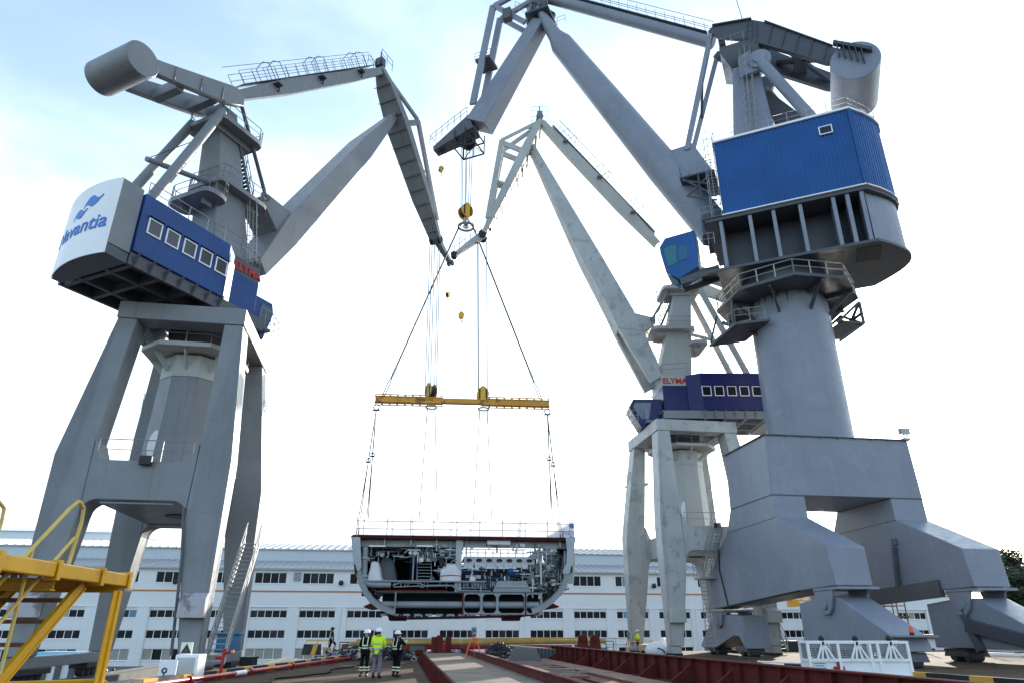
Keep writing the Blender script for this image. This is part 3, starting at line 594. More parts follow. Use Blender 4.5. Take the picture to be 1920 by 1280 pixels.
    for s in (.35, .5, .65, .8, .93): wr.tube((fp(s, 0)[0], .8, fp(s, 0)[1]), (fp(s, 1.3 - .8 * s)[0] + .5, .8, fp(s, 1.3 - .8 * s)[1]), .022, n=4)
    wr.rail([(tip[0] + .2, .5, tip[1] + .2), (e[0], .4, e[1] + .25)], 1.0, .7, .022); wr.rail([(tip[0] + .2, -.5, tip[1] + .2), (e[0], -.4, e[1] + .25)], 1.0, .7, .022)
    wr.build('jib_handrail', M['steel'], fly)
    tp_ = MB(F); tp_.box(pk[0] - .3, pk[0] + .3, -.4, .4, pk[1] + .1, pk[1] + 1.0); tp_.tube((pk[0], 0, pk[1] + 1), (pk[0], 0, pk[1] + 2.0), .06); tp_.rail([(pk[0] - .9, -.8, pk[1]), (pk[0] + .9, -.8, pk[1])], 1.2, .9); tp_.rail([(pk[0] - .9, .8, pk[1]), (pk[0] + .9, .8, pk[1])], 1.2, .9)
    tp_.build('mast_head', m['dk'], fly)
    return panel
LF, LP = Fr(-19.1, 38.3, 64.8), Fr(-18.96, 38.3, 9.5)
FF, FP = Fr(15.6, 61, 181), Fr(15.35, 61, 8.6)
left = thing('portal_crane', 'grey portal crane at the left with blue machinery house and white logo tail', 'crane', (-18.96, 38.3, 0), 'slewing portal cranes')
far = thing('portal_crane', 'pale weathered portal crane standing farther back behind the big grey one', 'crane', (15.35, 61, 0), 'slewing portal cranes')
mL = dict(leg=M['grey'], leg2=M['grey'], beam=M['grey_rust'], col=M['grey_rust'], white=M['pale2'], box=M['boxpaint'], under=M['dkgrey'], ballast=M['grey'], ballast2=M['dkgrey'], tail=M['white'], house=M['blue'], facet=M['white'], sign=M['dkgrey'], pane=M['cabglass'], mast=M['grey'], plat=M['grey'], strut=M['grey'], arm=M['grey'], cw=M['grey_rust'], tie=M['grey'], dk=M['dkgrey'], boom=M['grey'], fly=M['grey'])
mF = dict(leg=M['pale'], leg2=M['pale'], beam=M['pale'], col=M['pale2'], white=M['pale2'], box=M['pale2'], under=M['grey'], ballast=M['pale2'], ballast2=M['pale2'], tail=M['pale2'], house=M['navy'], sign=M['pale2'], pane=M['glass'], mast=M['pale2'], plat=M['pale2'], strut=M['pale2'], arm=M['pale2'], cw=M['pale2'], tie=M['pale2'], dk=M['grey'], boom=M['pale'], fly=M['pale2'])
pxL = dict(lug=(2.4, 29.5), lugbox=[(4.75, 29.75), (4.1, 27.3)], tie=((-1.2, 35.9), (14.3, 51.9)), boom_up=[(17.5, 49.75, .35), (12.24, 42.2, .95), (4.64, 29.4, 1.2), (2.3, 24.4, 1.5)], boom_lo=[(17.75, 49.1, .35), (13.3, 40.7, .95), (5.57, 27.3, 1.2), (3.0, 23.6, 1.5)],
           peak=(14.4, 52.6), pivot=(17.7, 49.4), tip=(26.1, 39.6), apex=(20.1, 50.2), nose=(29.2, 38.2), cab_t=-.9, cab_s=.6)
pxF = dict(lug=(2.1, 29.3), lugbox=[(4.4, 30.2), (3.6, 27.5)], tie=((.6, 38.2), (12.3, 53.8)), boom_up=[(13.2, 50.7, .35), (6.57, 36.3, 1.0), (3.9, 30.4, 1.2), (3.0, 28.0, 1.25)], boom_lo=[(13.7, 49.9, .35), (8.7, 36.3, 1.0), (6.2, 30.4, 1.2), (5.4, 28.3, 1.25)],
           fork=[(3.0, 28.0), (5.4, 28.3), (1.6, 23.4), (2.8, 22.7)], peak=(12.5, 54.2), pivot=(13.8, 49.9), tip=(18.6, 39.3), apex=(16.7, 50.6), nose=(21.5, 36.8), cab_t=.6)
panelL = elyma(LF, LP, left, mL, pxL, 1.0, -1, -1)
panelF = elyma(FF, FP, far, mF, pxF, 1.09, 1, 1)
# blue cabinet and floodlights on the left crane
b = MB(LP); b.box(3.1, 4.15, 2.2, 3.5, .66, 1.5); b.box(3.0, 4.25, 2.1, 3.6, 1.5, 1.6); b.build('transformer_cabinet', M['txblue'], left, .03)
b = MB(LP)
b.path([(2.28, -5.32, 7.2), (2.6, -5.32, 5.0), (2.9, -5.32, .7)], .07, 8); b.build('downpipe', M['dkgrey'], left)
# logo on the tail: two waves over the name
def tail(x, z, d):                                             # x metres to the right of the picture, measured along the curved tail
    t = -x; r = tail_r(t) - .055 - d; return LF.w(r, t, z)
tm = text_mb('Navantia', 1.08, lambda x, y, d: tail(x * 1.2 - 2.1, 20.5 + y * 1.1, d + .02), .012, .12, .006); tm.build('lettering', M['logo'], left)
def wave(cx, cz, s):
    up_, lo_ = [], []
    for i in range(17):
        u = i / 16; up_.append((u * 1.0, .42 * math.sin(math.pi * min(1, u * 1.15)) ** 1.0 * (1 - .35 * u) + .10 * u))
    top = [(-.62, -.32), (-.45, .0), (-.25, .24), (0, .33), (.2, .26), (.4, .1), (.55, .06), (.8, .22), (.84, .17)]
    bot = [(.6, -.02), (.45, -.2), (.25, -.33), (.02, -.36), (-.2, -.22), (-.38, -.12), (-.5, -.17), (-.6, -.33)]
    o = MB(); pts = top + bot
    o.v = [tail(cx + x * s, cz + z * s, .012) for x, z in pts] + [tail(cx + x * s, cz + z * s, .03) for x, z in pts]; n = len(pts)
    o.f = [tuple(range(n)), tuple(range(2 * n - 1, n - 1, -1))] + [(i, (i + 1) % n, n + (i + 1) % n, n + i) for i in range(n)]
    o.build('emblem', M['logo'], left)
wave(1.0, 22.35, 1.0); wave(.1, 21.8, .85)
# ------------------------------------------------------------------ the big grey crane at the right
U, R = Fr(22.6, 49.9, 156.25), Fr(22.6, 49.9, 8.6)
big = thing('portal_crane', 'big lavender grey crane at the right with blue clad house on a round column', 'crane', (22.6, 49.9, 0), 'slewing portal cranes')
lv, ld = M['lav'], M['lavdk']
MB(R).loft([[(-5.75, -3.05, 10.1), (5.4, -3.05, 10.1), (5.4, 3.3, 10.1), (-5.75, 3.3, 10.1)], [(-5.62, -3.0, 14.2), (5.25, -3.0, 14.2), (5.25, 3.3, 14.2), (-5.62, 3.3, 14.2)]]).build('portal_block', lv, big, .03)
tr = MB(R); tr.box(-5.75, 5.38, -3.12, 3.4, 14.2, 14.26)
for i in range(9): tr.box(-5.4 + i * 1.3, -5.28 + i * 1.3, -3.16, -3.12, 14.12, 14.24)
tr.build('edge_trim', M['dkgrey'], big)
for r0, r1 in ((-5.75, -3.4), (2.95, 5.4)):
    prof = [(-3.05, 10.09), (-3.1, 8.62), (-8.3, 6.2), (-8.45, 4.05), (-5.9, 4.0), (6.0, 3.35), (8.9, 3.2), (8.9, 5.4), (4.3, 8.5), (3.3, 10.09)]
    def at(c):  # nose tapers on the inner side
        return [[(r, t, z) for t, z in prof] for r in c]
    b = MB(R); b.loft(at((r0, r1))); lg = b.build('leg', lv, big, .05)
    sm = MB(R); sm.loft([[(r0 - .012, t0, z0), (r1 + .012, t0, z0), (r1 + .012, t0, z0 - .06), (r0 - .012, t0, z0 - .06)] for t0, z0 in ((-3.07, 10.09), (3.3, 10.09))])
    sm.loft([[(r0 - .012, t0, z0), (r0 + .01, t0, z0), (r0 + .01, t0, z0 - .05), (r0 - .012, t0, z0 - .05)] for t0, z0 in ((-3.1, 8.62), (4.2, 8.52))])
    sm.build('seam', M['dkgrey'], lg)
    for t0, t1, z in ((-8.75, -6.2, 3.86), (6.4, 9.1, 3.0)): MB(R).box(r0 - .05, r1 + .12, t0, t1, z, z + .14).build('bearing_plate', lv, lg)
    for tc, zt, zl, zm_, zp in ((-7.1, 3.86, 2.55, 2.9, 3.1), (7.7, 3.0, 1.9, 2.1, 2.3)):
        for q in (r0, r1 - .16): MB(R).loft([[(q + o, tc + a, z) for a, z in ((-.95, zt), (.95, zt), (.45, zl), (-.25, zl), (-.6, zm_))] for o in (0, .16)]).build('clevis', lv, lg, .02)
        MB(R).tube((r0 - .1, tc, zp), (r1 + .1, tc, zp), .28, n=16).build('pivot_pin', lv, lg, .02)
    w = [r0 + .2, r1 - .2]
    b = MB(R); b.loft([[(r, t, z) for t, z in ((-4.0, 3.25), (-6.2, 3.45), (-8.2, 3.45), (-12.1, 1.5), (-12.4, .75), (-4.0, .75))] for r in w]); eq = b.build('equaliser_beam', lv, big, .04)
    MB(R).box(r0 - .0, r1 + .0, -12.75, -11.9, 1.42, 1.5).build('cap_plate', lv, eq)
    b = MB(R); b.loft([[(r, t, z) for t, z in ((3.9, 2.7), (7.3, 2.85), (8.7, 2.85), (11.8, .6), (11.6, .45), (8.8, .5), (5.6, 1.35), (4.7, 1.3), (3.9, .5))] for r in w]); b.build('equaliser_beam', lv, big, .04)
    for tc in (-11.4, -5.2, 5.2, 10.6):
        b = MB(R); b.loft([[(r, tc + a, z) for a, z in ((-1.0, .28), (-.8, .72), (.8, .72), (1.0, .28))] for r in (r0 + .5, r1 - .5)])
        for a in (-.55, .55): b.tube((r0 + .75, tc + a, .3), (r1 - .75, tc + a, .3), .3, n=16)
        b.build('wheel_bogie', M['lavdk'], big, .02)
    rl = MB(R); rl.path([(r0 - .05, 5.8, 8.0), (r0 - .05, 6.2, 6), (r0 - .05, 5.4, 3.4)], .05); rl.path([(r0 - .08, 6.2, 3.3), (r0 - .08, -4.8, 3.95)], .06); rl.build('conduit', M['dark'], lg)
kg = MB(R); kg.beam((2.9, -5.9, 4.1), (2.75, 5.4, 3.6), .3, 1.0); kg.build('cable_trough', M['dkgrey'], big)
kk = MB(R); kk.beam((2.85, -2.6, 6.9), (2.85, -2.2, 4.3), .25, .4); kk.tube((2.85, -2.65, 7.0), (2.85, -2.6, 7.4), .2); kk.build('strut_bracket', M['dkgrey'], big)
b = MB(R); b.beam((3.2, -6.6, 3.7), (3.0, -7.8, .6), .35, .5); b.beam((3.0, -7.2, 2.0), (3.2, -12.6, .9), .5, .7); b.build('rail_clamp_arm', M['lavdk'], big, .03)
cyl = lambda r, z0, z1, n=56: [[(r * math.cos(2 * math.pi * i / n), .45 + r * math.sin(2 * math.pi * i / n), z) for i in range(n)] for z in (z0, z1)]
MB(R).loft(cyl(3.0, 14.26, 28.2)).build('column', M['lavcol'], big, ang=50)
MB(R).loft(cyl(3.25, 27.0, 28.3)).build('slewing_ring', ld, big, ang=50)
MB(R).box(5.0, 5.5, -3.1, -2.5, 14.26, 14.4).build('lamp_bracket', M['steel'], big)
fl = MB(R); fl.tube((5.1, -3.0, 14.3), (5.1, -3.0, 14.7), .04); fl.box(4.75, 5.45, -3.25, -2.95, 14.65, 15.05); fl.build('floodlight', M['steel'], big)
# ring walkway round the column
oc = [(-.2 + 5.45 * math.cos(rad(22.5 + 45 * i)), .3 + 5.45 * math.sin(rad(22.5 + 45 * i))) for i in range(8)]
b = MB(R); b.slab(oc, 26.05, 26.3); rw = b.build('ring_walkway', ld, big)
MB(R).rail([(r * .98, .45 + (t - .45) * .98, 26.3) for r, t in oc], 1.15, 1.5, .05, closed=True).build('railing', M['steel'], rw)
for i in range(8):
    a = rad(45 * i); c, s = math.cos(a), math.sin(a); b = MB(R); b.beam((2.95 * c, .45 + 2.95 * s, 24.5), (4.7 * c, .35 + 4.7 * s, 26.04), .14, .3); b.beam((2.95 * c, .45 + 2.95 * s, 25.9), (4.9 * c, .35 + 4.9 * s, 25.92), .14, .25); b.build('bracket', ld, rw)
lw = MB(R); lw.slab([(-5.3, -.4), (-2.9, -1.6), (-2.9, 2.6), (-5.4, 4.2)], 23.7, 23.9); lw.beam((-2.9, .5, 23.4), (-5.2, 1.8, 24.9), .14, .3); lw.beam((-5.3, -.2, 23.9), (-5.2, -.3, 26.0), .12); lw.beam((-5.4, 3.8, 23.9), (-5.0, 3.0, 26.0), .12); lw.build('lower_landing', ld, big)
MB(R).rail([(-3.2, -1.4, 23.9), (-5.2, -.4, 23.9), (-5.3, 4.0, 23.9)], 1.1, 1.0).build('railing', M['steel'], big)
lr = MB(R); lr.slab([(3.2, -1.6), (5.2, -1.4), (5.4, 1.6), (3.2, 2.2)], 24.0, 24.15)
for a, c in (((3.0, -1.2, 24.1), (5.2, -1.3, 26.0)), ((3.0, 1.2, 24.1), (5.3, 1.4, 26.0)), ((5.2, -1.3, 24.1), (5.3, 1.4, 26.0)), ((5.3, 1.4, 24.1), (5.2, -1.3, 26.0)), ((3.0, -1.0, 22.6), (5.0, -1.2, 24.0)), ((5.2, -1.3, 25.0), (5.3, 1.4, 25.0)), ((5.2, -1.3, 24.1), (5.2, -1.3, 26.0)), ((5.3, 1.4, 24.1), (5.3, 1.4, 26.0))): lr.beam(a, c, .14, .2)
lr.build('side_landing', ld, big)
# slewing platform: narrow web box between wide flanges
def taild(w, r1, r0=-6.7, n=12): return [(r1, -w)] + [(r0 - 2.45 * math.cos(math.pi / 2 * (-1 + 2 * i / n)), -w + 2 * w * i / n) for i in range(n + 1)] + [(r1, w)]
td = taild(4.0, 5.4)
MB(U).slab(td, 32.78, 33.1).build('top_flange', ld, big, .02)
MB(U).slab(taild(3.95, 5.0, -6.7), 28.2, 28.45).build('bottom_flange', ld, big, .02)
MB(U).slab(taild(1.5, 4.6, -5.6), 28.45, 32.78).build('web_box', ld, big, .02)  # shade between the ribs is put into the dark colour
for r0_, r1_ in ((-4.3, -2.8), (-6.9, -5.2)): MB(U).slab([(r0_, 1.0), (r1_, 1.0), (r1_, 3.3), (r0_, 3.3)], 28.18, 28.2).build('service_hatch', M['black'], big)
wl = taild(3.55, -6.6, -6.5); tb = MB(U); tb.slab(wl, 28.46, 32.77); tb.build('ballast_tail', lv, big, .02, ang=40)
for sd in (-1, 1):
    for i, r in enumerate((4.2, 1.9, .1, -1.9, -4.3, -5.3, -6.3)):
        y0, y1 = sorted((sd * 1.5, sd * 3.85)); y2, y3 = sorted((sd * 1.5, sd * 3.5))
        MB(U).loft([[(r - .14, y0, 32.77), (r + .14, y0, 32.77), (r + .14, y1, 32.77), (r - .14, y1, 32.77)], [(r - .14, y2, 28.46), (r + .14, y2, 28.46), (r + .14, y3, 28.46), (r - .14, y3, 28.46)]]).build('stiffener', lv, big)
# house with trapezoidal cladding
def clad(path, z0, z1, pitch=.3, dep=.05):
    out = []
    for (a, b) in zip(path, path[1:]):
        a, b = Vector(a), Vector(b); L = (b - a).length; n = max(1, round(L / pitch)); d = (b - a) / n; nv = Vector((d.y, -d.x)).normalized()
        for i in range(n):
            o = a + d * i
            for s, h in ((0, 0), (.12, 1), (.5, 1), (.62, 0)): out.append(o + d * s + nv * dep * h)
    return out
hp = [(3.9, 4.05)] + [(-6.75 - 2.4 * math.cos(math.pi / 2 * (1 - 2 * i / 8)), 4.05 - 8.1 * i / 8) for i in range(0, 9)] + [(3.9, -4.05)]
ring = clad(list(reversed(hp + [hp[0]])), 33, 40)
hb = MB(U); hb.loft([[(p.x, p.y, z) for p in ring] for z in (33.12, 40.42)]); house2 = hb.build('machinery_house', M['cblue'], big, ang=20)
MB(U).slab([(r + (.12 if r > 3 else -.12 if r < -6.9 else 0), t * 1.035) for r, t in hp], 40.42, 40.62).build('roof_edge', M['white'], house2)
MB(U).slab([(r + (.1 if r > 3 else -.1 if r < -6.9 else 0), t * 1.03) for r, t in hp], 33.1, 33.2).build('house_skirt', M['white'], house2)
MB(U).box(-6.85, -6.6, 4.08, 4.16, 33.15, 40.45).build('corner_trim', M['cblue'], house2)
v = MB(U)
for a, b_, c, d_ in ((-5.3, -4.3, 38.5, 38.58), (-5.3, -4.3, 39.22, 39.3), (-5.3, -5.22, 38.58, 39.22), (-4.38, -4.3, 38.58, 39.22)): v.box(a, b_, 4.1, 4.2, c, d_)
vent = v.build('vent_frame', M['white'], house2)
v = MB(U)
for i in range(6): v.beam((-5.22, 4.14, 38.62 + i * .1), (-4.38, 4.14, 38.62 + i * .1), .08, .03)
v.build('louvre', M['dkgrey'], vent)
MB(U).rail([(3.8, 3.9, 40.62), (-6.7, 3.95, 40.62)] + [(r + .1, t * .97, 40.62) for r, t in hp[2:-1]] + [(3.8, -3.9, 40.62)], 1.15, 1.6, .03).build('roof_railing', M['steel'], big)
# boarding platforms, ladder at the front of the house
b = MB(U); b.slab([(4.0, 2.2), (5.6, 2.2), (5.6, 4.1), (4.0, 4.1)], 33.1, 33.2); fp_ = b.build('front_landing', ld, big)
MB(U).rail([(4.0, 4.05, 33.2), (5.6, 4.05, 33.2), (5.6, 2.2, 33.2)], 1.1, .9).build('railing', M['steel'], fp_)
MB(U).ladder((4.35, 3.7, 33.2), (4.35, 3.7, 41.6), .7, (1, 0, 0), cage=True, out=(0, 1, 0), r=.035).build('caged_ladder', M['steel'], big)
b = MB(U); b.slab([(4.2, -1.2), (7.2, -1.2), (7.2, 2.8), (4.2, 2.8)], 38.6, 38.75)
for a, c in (((4.3, 2.7, 38.6), (6.8, 2.7, 36.6)), ((4.3, 2.7, 36.0), (6.9, 2.7, 38.5)), ((5.6, 2.7, 36.0), (5.6, 2.7, 38.6)), ((4.3, 2.7, 35.6), (6.6, 2.7, 36.6)), ((4.3, 2.7, 37.2), (7.0, 2.7, 38.4))): b.beam(a, c, .1, .14)
lp = b.build('boom_landing', ld, big)
MB(U).rail([(4.4, 2.75, 38.75), (7.15, 2.75, 38.75), (7.15, -1.1, 38.75)], 1.1, 1.1).build('railing', M['steel'], lp)
# operator's cab
c = MB(U); c.side([(6.4, 32.7), (8.9, 32.5), (9.45, 31.7), (9.0, 29.2), (8.1, 28.4), (6.4, 29.2)], 1.5, 3.5); cab2 = c.build('operator_cab', M['cblue'], big, .04)
for a in (3.52, 1.46):
    MB(U).side([(8.0, 31.6), (8.75, 31.6), (9.1, 31.4), (8.85, 29.7), (8.1, 29.9)], a - .02, a + .02).build('pane', M['teal'], cab2)
    MB(U).side([(7.1, 31.3), (7.85, 31.4), (7.95, 30.0), (7.2, 30.1)], a - .02, a + .02).build('pane', M['doorglass'], cab2)
MB(U).loft([[(9.44, 1.7, 31.5), (9.44, 3.3, 31.5), (9.07, 3.3, 29.3), (9.07, 1.7, 29.3)], [(9.47, 1.7, 31.5), (9.47, 3.3, 31.5), (9.10, 3.3, 29.3), (9.10, 1.7, 29.3)]]).build('pane', M['teal'], cab2)
MB(U).loft([[(8.95, 1.7, 29.05), (8.95, 3.3, 29.05), (8.2, 3.3, 28.38), (8.2, 1.7, 28.38)], [(9.0, 1.7, 29.0), (9.0, 3.3, 29.0), (8.23, 3.3, 28.34), (8.23, 1.7, 28.34)]]).build('pane', M['teal'], cab2)
b = MB(U); b.box(4.9, 6.4, 1.5, 3.5, 28.7, 28.95); b.beam((4.8, 3.4, 28.8), (8.0, 3.4, 28.2), .2, .5); b.beam((4.8, 1.6, 28.8), (8.0, 1.6, 28.2), .2, .5); cp = b.build('cab_support', ld, big)
MB(U).rail([(4.9, 3.5, 28.95), (6.3, 3.5, 28.95)], 1.1, .5).rail([(4.9, 3.5, 31.0), (6.3, 3.5, 31.0)], 1.1, .5).build('railing', M['steel'], cp)
# mast and head platform
MB(U).loft([[(-1.3, -1.5, 40.6), (2.5, -1.5, 40.6), (2.5, 1.5, 40.6), (-1.3, 1.5, 40.6)], [(-.75, -1.1, 51.4), (1.35, -1.1, 51.4), (1.35, 1.1, 51.4), (-.75, 1.1, 51.4)]]).build('mast', lv, big, .05)
b = MB(U); b.loft([[(-.9, -1.2, 50.6), (1.5, -1.2, 50.6), (1.5, 1.2, 50.6), (-.9, 1.2, 50.6)], [(-1.2, -2.4, 52.0), (2.3, -2.4, 52.0), (2.3, 2.0, 52.0), (-1.2, 2.0, 52.0)], [(-1.2, -2.4, 52.7), (2.3, -2.4, 52.7), (2.3, 2.0, 52.7), (-1.2, 2.0, 52.7)]]); hpz = b.build('mast_platform', ld, big, .02)
MB(U).rail([(-1.1, 1.95, 52.7), (2.25, 1.95, 52.7), (2.25, -2.3, 52.7), (-1.1, -2.3, 52.7)], 1.1, 1.0, closed=True).build('railing', M['steel'], hpz)
MB(U).tube((-.4, 1.5, 52.7), (.2, 1.5, 60.5), .035).build('antenna', M['dark'], hpz)
MB(U).ladder((.75, 1.75, 41.0), (.1, 1.75, 51.6), .75, (1, 0, 0), cage=True, out=(0, 1, 0), r=.04).build('caged_ladder', M['steel'], big)
for sd in (-1, 1):
    b = MB(U); b.tube((-1.1, sd * 1.9, 49.6), (-4.6, sd * 2.4, 40.6), .5, n=20); st = b.build('back_strut', lv, big)
    b = MB(U); b.tube((-1.0, sd * 1.55, 50.0), (-1.0, sd * 2.1, 50.0), 1.0, n=24); b.tube((-1.0, sd * 2.1, 50.0), (-1.0, sd * 2.25, 50.0), .55, n=20); b.loft([[(-.2, sd * y, 51.4), (.8, sd * y, 51.0), (.9, sd * y, 48.6), (-1.2, sd * y, 49.0)] for y in (1.5, 1.9)]); b.build('strut_lug', lv, st)
mt = MB(U); mt.box(-2.6, -1.2, .6, 1.6, 40.6, 42.4); mt.box(-1.1, -.2, -.8, 1.8, 40.6, 41.3); mt.tube((-2.0, -1.8, 41.6), (-2.0, .4, 41.6), .8, n=20); mt.build('winch', M['dark'], big, .03)
b = MB(U); b.loft([[(-1.4, -1.9, 49), (-.6, -1.9, 49), (-.6, -1.4, 49), (-1.4, -1.4, 49)], [(-4.2, -1.9, 44.5), (-1.6, -1.9, 44), (-1.6, -1.4, 44), (-4.2, -1.4, 44.5)], [(-5.2, -1.9, 40.6), (-4.0, -1.9, 40.6), (-4.0, -1.4, 40.6), (-5.2, -1.4, 40.6)]]); b.build('rear_brace', ld, big)
# counterweight rocker
for sd in (-1, 1):
    y0, y1 = sorted((sd * 1.45, sd * 1.95))
    b = MB(U); b.side([(3.1, 55.2), (2.6, 55.7), (-.9, 55.0), (-2.0, 54.2), (-7.0, 49.0), (-9.6, 46.8), (-9.2, 46.0), (-6.2, 47.5), (-1.2, 51.9), (-.4, 52.7), (2.2, 54.2)], y0, y1)
    ra = b.build('rocker_arm', ld, big, .03)
    b = MB(U); yo = sd * 1.96
    for s in (-.6, -1.0, -1.4): b.beam((s, yo + sd * .08, 54.9 + (s + .6) * .6), (s + .4, yo + sd * .08, 52.6 + (s + .6) * .8), .16, .05, up=(1, 0, 0))
    for i in range(5):
        s = .12 + .2 * i; p_ = (-2.0 - 5 * s, 54.0 - 5.1 * s); b.beam((p_[0], yo + sd * .07, p_[1]), (p_[0] + .6 - .1 * s, yo + sd * .07, p_[1] - 1.9 + .5 * s), .15, .05, up=(1, 0, 0))
    b.side([(-2.0, 54.25), (-7.0, 49.05), (-7.0, 48.95), (-2.0, 54.1)], *sorted((yo, yo + sd * .2))); b.side([(-.95, 55.05), (2.6, 55.75), (2.6, 55.6), (-.95, 54.9)], *sorted((yo, yo + sd * .2)))
    b.build('arm_rib', ld, ra)
    # luffing rods with lattice
    MB(U).beam((2.75, sd * 1.75, 55.2), (6.4, sd * .9, 43.2), .35, .45).build('luffing_rod', lv, big, .03)
b = MB(U); b.beam((4.2, 1.4, 50.4), (5.0, -1.2, 47.6), .22, .3); b.build('rod_brace', ld, big)
for r, z, w in ((-4.4, 50.4, .5), (-1.4, 53.2, .6), (2.0, 54.9, .3)): MB(U).box(r - w, r + w, -1.45, 1.45, z - .5, z + .3).build('rocker_tie', ld, big)
b = MB(U); b.beam((-2.6, -1.4, 52.0), (-6.6, 1.4, 48.2), .35, .35); b.beam((-2.6, 1.4, 52.0), (-6.6, -1.4, 48.2), .35, .35); b.build('rocker_brace', ld, big)
b = MB(U); b.tube((-8.3, -2.75, 46.2), (-8.3, 2.75, 46.2), 1.95, n=48); cwb = b.build('counterweight', lv, big, .03, ang=50)
b = MB(U)
for i in range(5):
    o = .35 * (i - 2); b.box(-8.9 + i * .42, -8.84 + i * .42, 2.76, 3.2, 45.5 + i * .34, 47.2 + i * .34)
b.side([(-9.7, 46.7), (-7.0, 48.6), (-6.9, 48.3), (-9.6, 46.4)], 2.76, 3.2)
b.build('end_fin', ld, cwb)
b = MB(U); b.side([(-8.6, 48.1), (-8.0, 48.1), (-8.1, 48.7), (-8.5, 48.7)], 1.9, 2.0); b.build('lifting_lug', lv, cwb)
# boom: tapering tube
P0, P1 = Vector((4.9, 0, 34.0)), Vector((18.6, 0, 61.9)); dB = (P1 - P0).normalized()
b = MB(U); b.tube(P0, P0 + dB * 9, 1.55, 1.62, n=40); b.tube(P0 + dB * 9, P1, 1.62, 1.28, n=40); boom2 = b.build('boom', lv, big, ang=50)
b = MB(U); a_ = Vector((0, 1, 0)); b_ = dB.cross(a_)
def eln(o, ra_, rb_, n=28): return [tuple(o + a_ * ra_ * math.cos(2 * math.pi * i / n) + b_ * rb_ * math.sin(2 * math.pi * i / n)) for i in range(n)]
b.loft([eln(P1, 1.28, 1.28), eln(P1 + dB * 1.4, 1.3, .85), eln(Vector((21.0, 0, 67.6)), 1.3, .5)]); b.build('boom_tip', lv, boom2, ang=50)
b = MB(U); lgp = [(6.9, 43.3), (5.9, 43.4), (4.6, 40.2), (5.0, 38.6), (7.4, 41.0), (8.4, 43.2)]
b.side(lgp, .75, 1.05); b.side(lgp, -1.05, -.75); b.side([(6.6, 42.7), (5.6, 42.8), (4.9, 40.2), (6.2, 39.6), (7.8, 42.4)], -.75, .75); b.tube((6.4, -1.2, 43.0), (6.4, 1.2, 43.0), .3, n=16); b.build('boom_lug', lv, boom2, .02)
for y in (-1.9, 1.62): MB(U).box(4.0, 5.9, y, y + .28, 33.1, 35.0).build('boom_foot_bracket', ld, boom2)
# tie tube with walkway
T0, T1 = Vector((2.9, 0, 55.5)), Vector((21.5, 0, 70.9)); dT = (T1 - T0).normalized(); nT = Vector((-dT.z, 0, dT.x))
tie2 = MB(U).tube(T0, T1, .62, n=24).build('tie_beam', lv, big, ang=50)
rl = MB(U)
for sd in (-1, 1):
    o = a_ * .55 * sd + nT * .7
    for h in (0, .6, 1.2): rl.tube(T0 + o + dT * 1 + nT * h, T1 + o - dT + nT * h, .035, n=5)
    for i in range(19):
        q = T0.lerp(T1, .05 + .05 * i) + o; rl.tube(q, q + Vector((0, 0, 1.25)), .03, n=5)
rl.build('railing', M['steel'], tie2)
wk = MB(U); c0, c1 = T0 + dT + nT * .66, T1 - dT + nT * .66; wk.loft([[tuple(c + a_ * y + nT * h) for y, h in ((-.5, 0), (.5, 0), (.5, .05), (-.5, .05))] for c in (c0, c1)]); wk.build('walkway', M['dkgrey'], tie2)
# fly jib
def fx(a, c, w0, h0, w1, h1, name, par=None): return MB(U).beam((a[0], 0, a[1]), (c[0], 0, c[1]), w0, h0, w1, h1).build(name, lv, par or big, .03)
fly2 = fx((21.1, 66.2), (28.7, 53.9), 1.7, 1.5, 2.3, 2.6, 'fly_jib')
b = MB(U); b.side([(20.2, 67.0), (23.4, 71.0), (22.6, 71.8), (19.6, 68.2)], -1.3, -.9); b.side([(20.2, 67.0), (23.4, 71.0), (22.6, 71.8), (19.6, 68.2)], .9, 1.3); b.box(19.6, 22.4, -1.6, 1.6, 66.6, 66.9); b.box(20.4, 21.6, -.9, .9, 67.2, 70.6); hd = b.build('fly_head', ld, fly2, .02)
b = MB(U)
for y in (-1.6, 1.6): b.rail([(18.6, y, 66.9), (20.6, y, 66.9), (22.6, y, 66.9), (23.6, y, 68.0)], 1.2, .8)
b.stair((22.8, 0, 66.9), (21.8, 0, 70.6), .8, (0, 1, 0)); b.build('head_railing', M['steel'], hd)
for sd in (-1, 1):
    MB(U).beam((22.6, sd * .9, 71.4), (26.6, sd * 1.0, 70.4), .35, .7).build('fly_strut', lv, fly2, .02)
    MB(U).beam((26.6, sd * 1.0, 70.5), (22.6, sd * 1.0, 66.0), .3, .6).build('fly_strut', lv, fly2, .02)
    MB(U).beam((26.7, sd * 1.0, 70.6), (29.1, sd * 1.0, 56.4), .3, .8).build('fly_strut', lv, fly2, .02)
b = MB(U); b.box(27.0, 28.9, -1.1, 1.1, 62.6, 62.95); b.rail([(27.0, 1.0, 62.9), (29.0, 1.0, 62.9)], 1.0, .9); b.build('fly_landing', ld, fly2)
b = MB(U); b.box(24.2, 25.2, .9, 1.7, 67.0, 68.6); b.build('control_box', M['dkgrey'], fly2, .03)
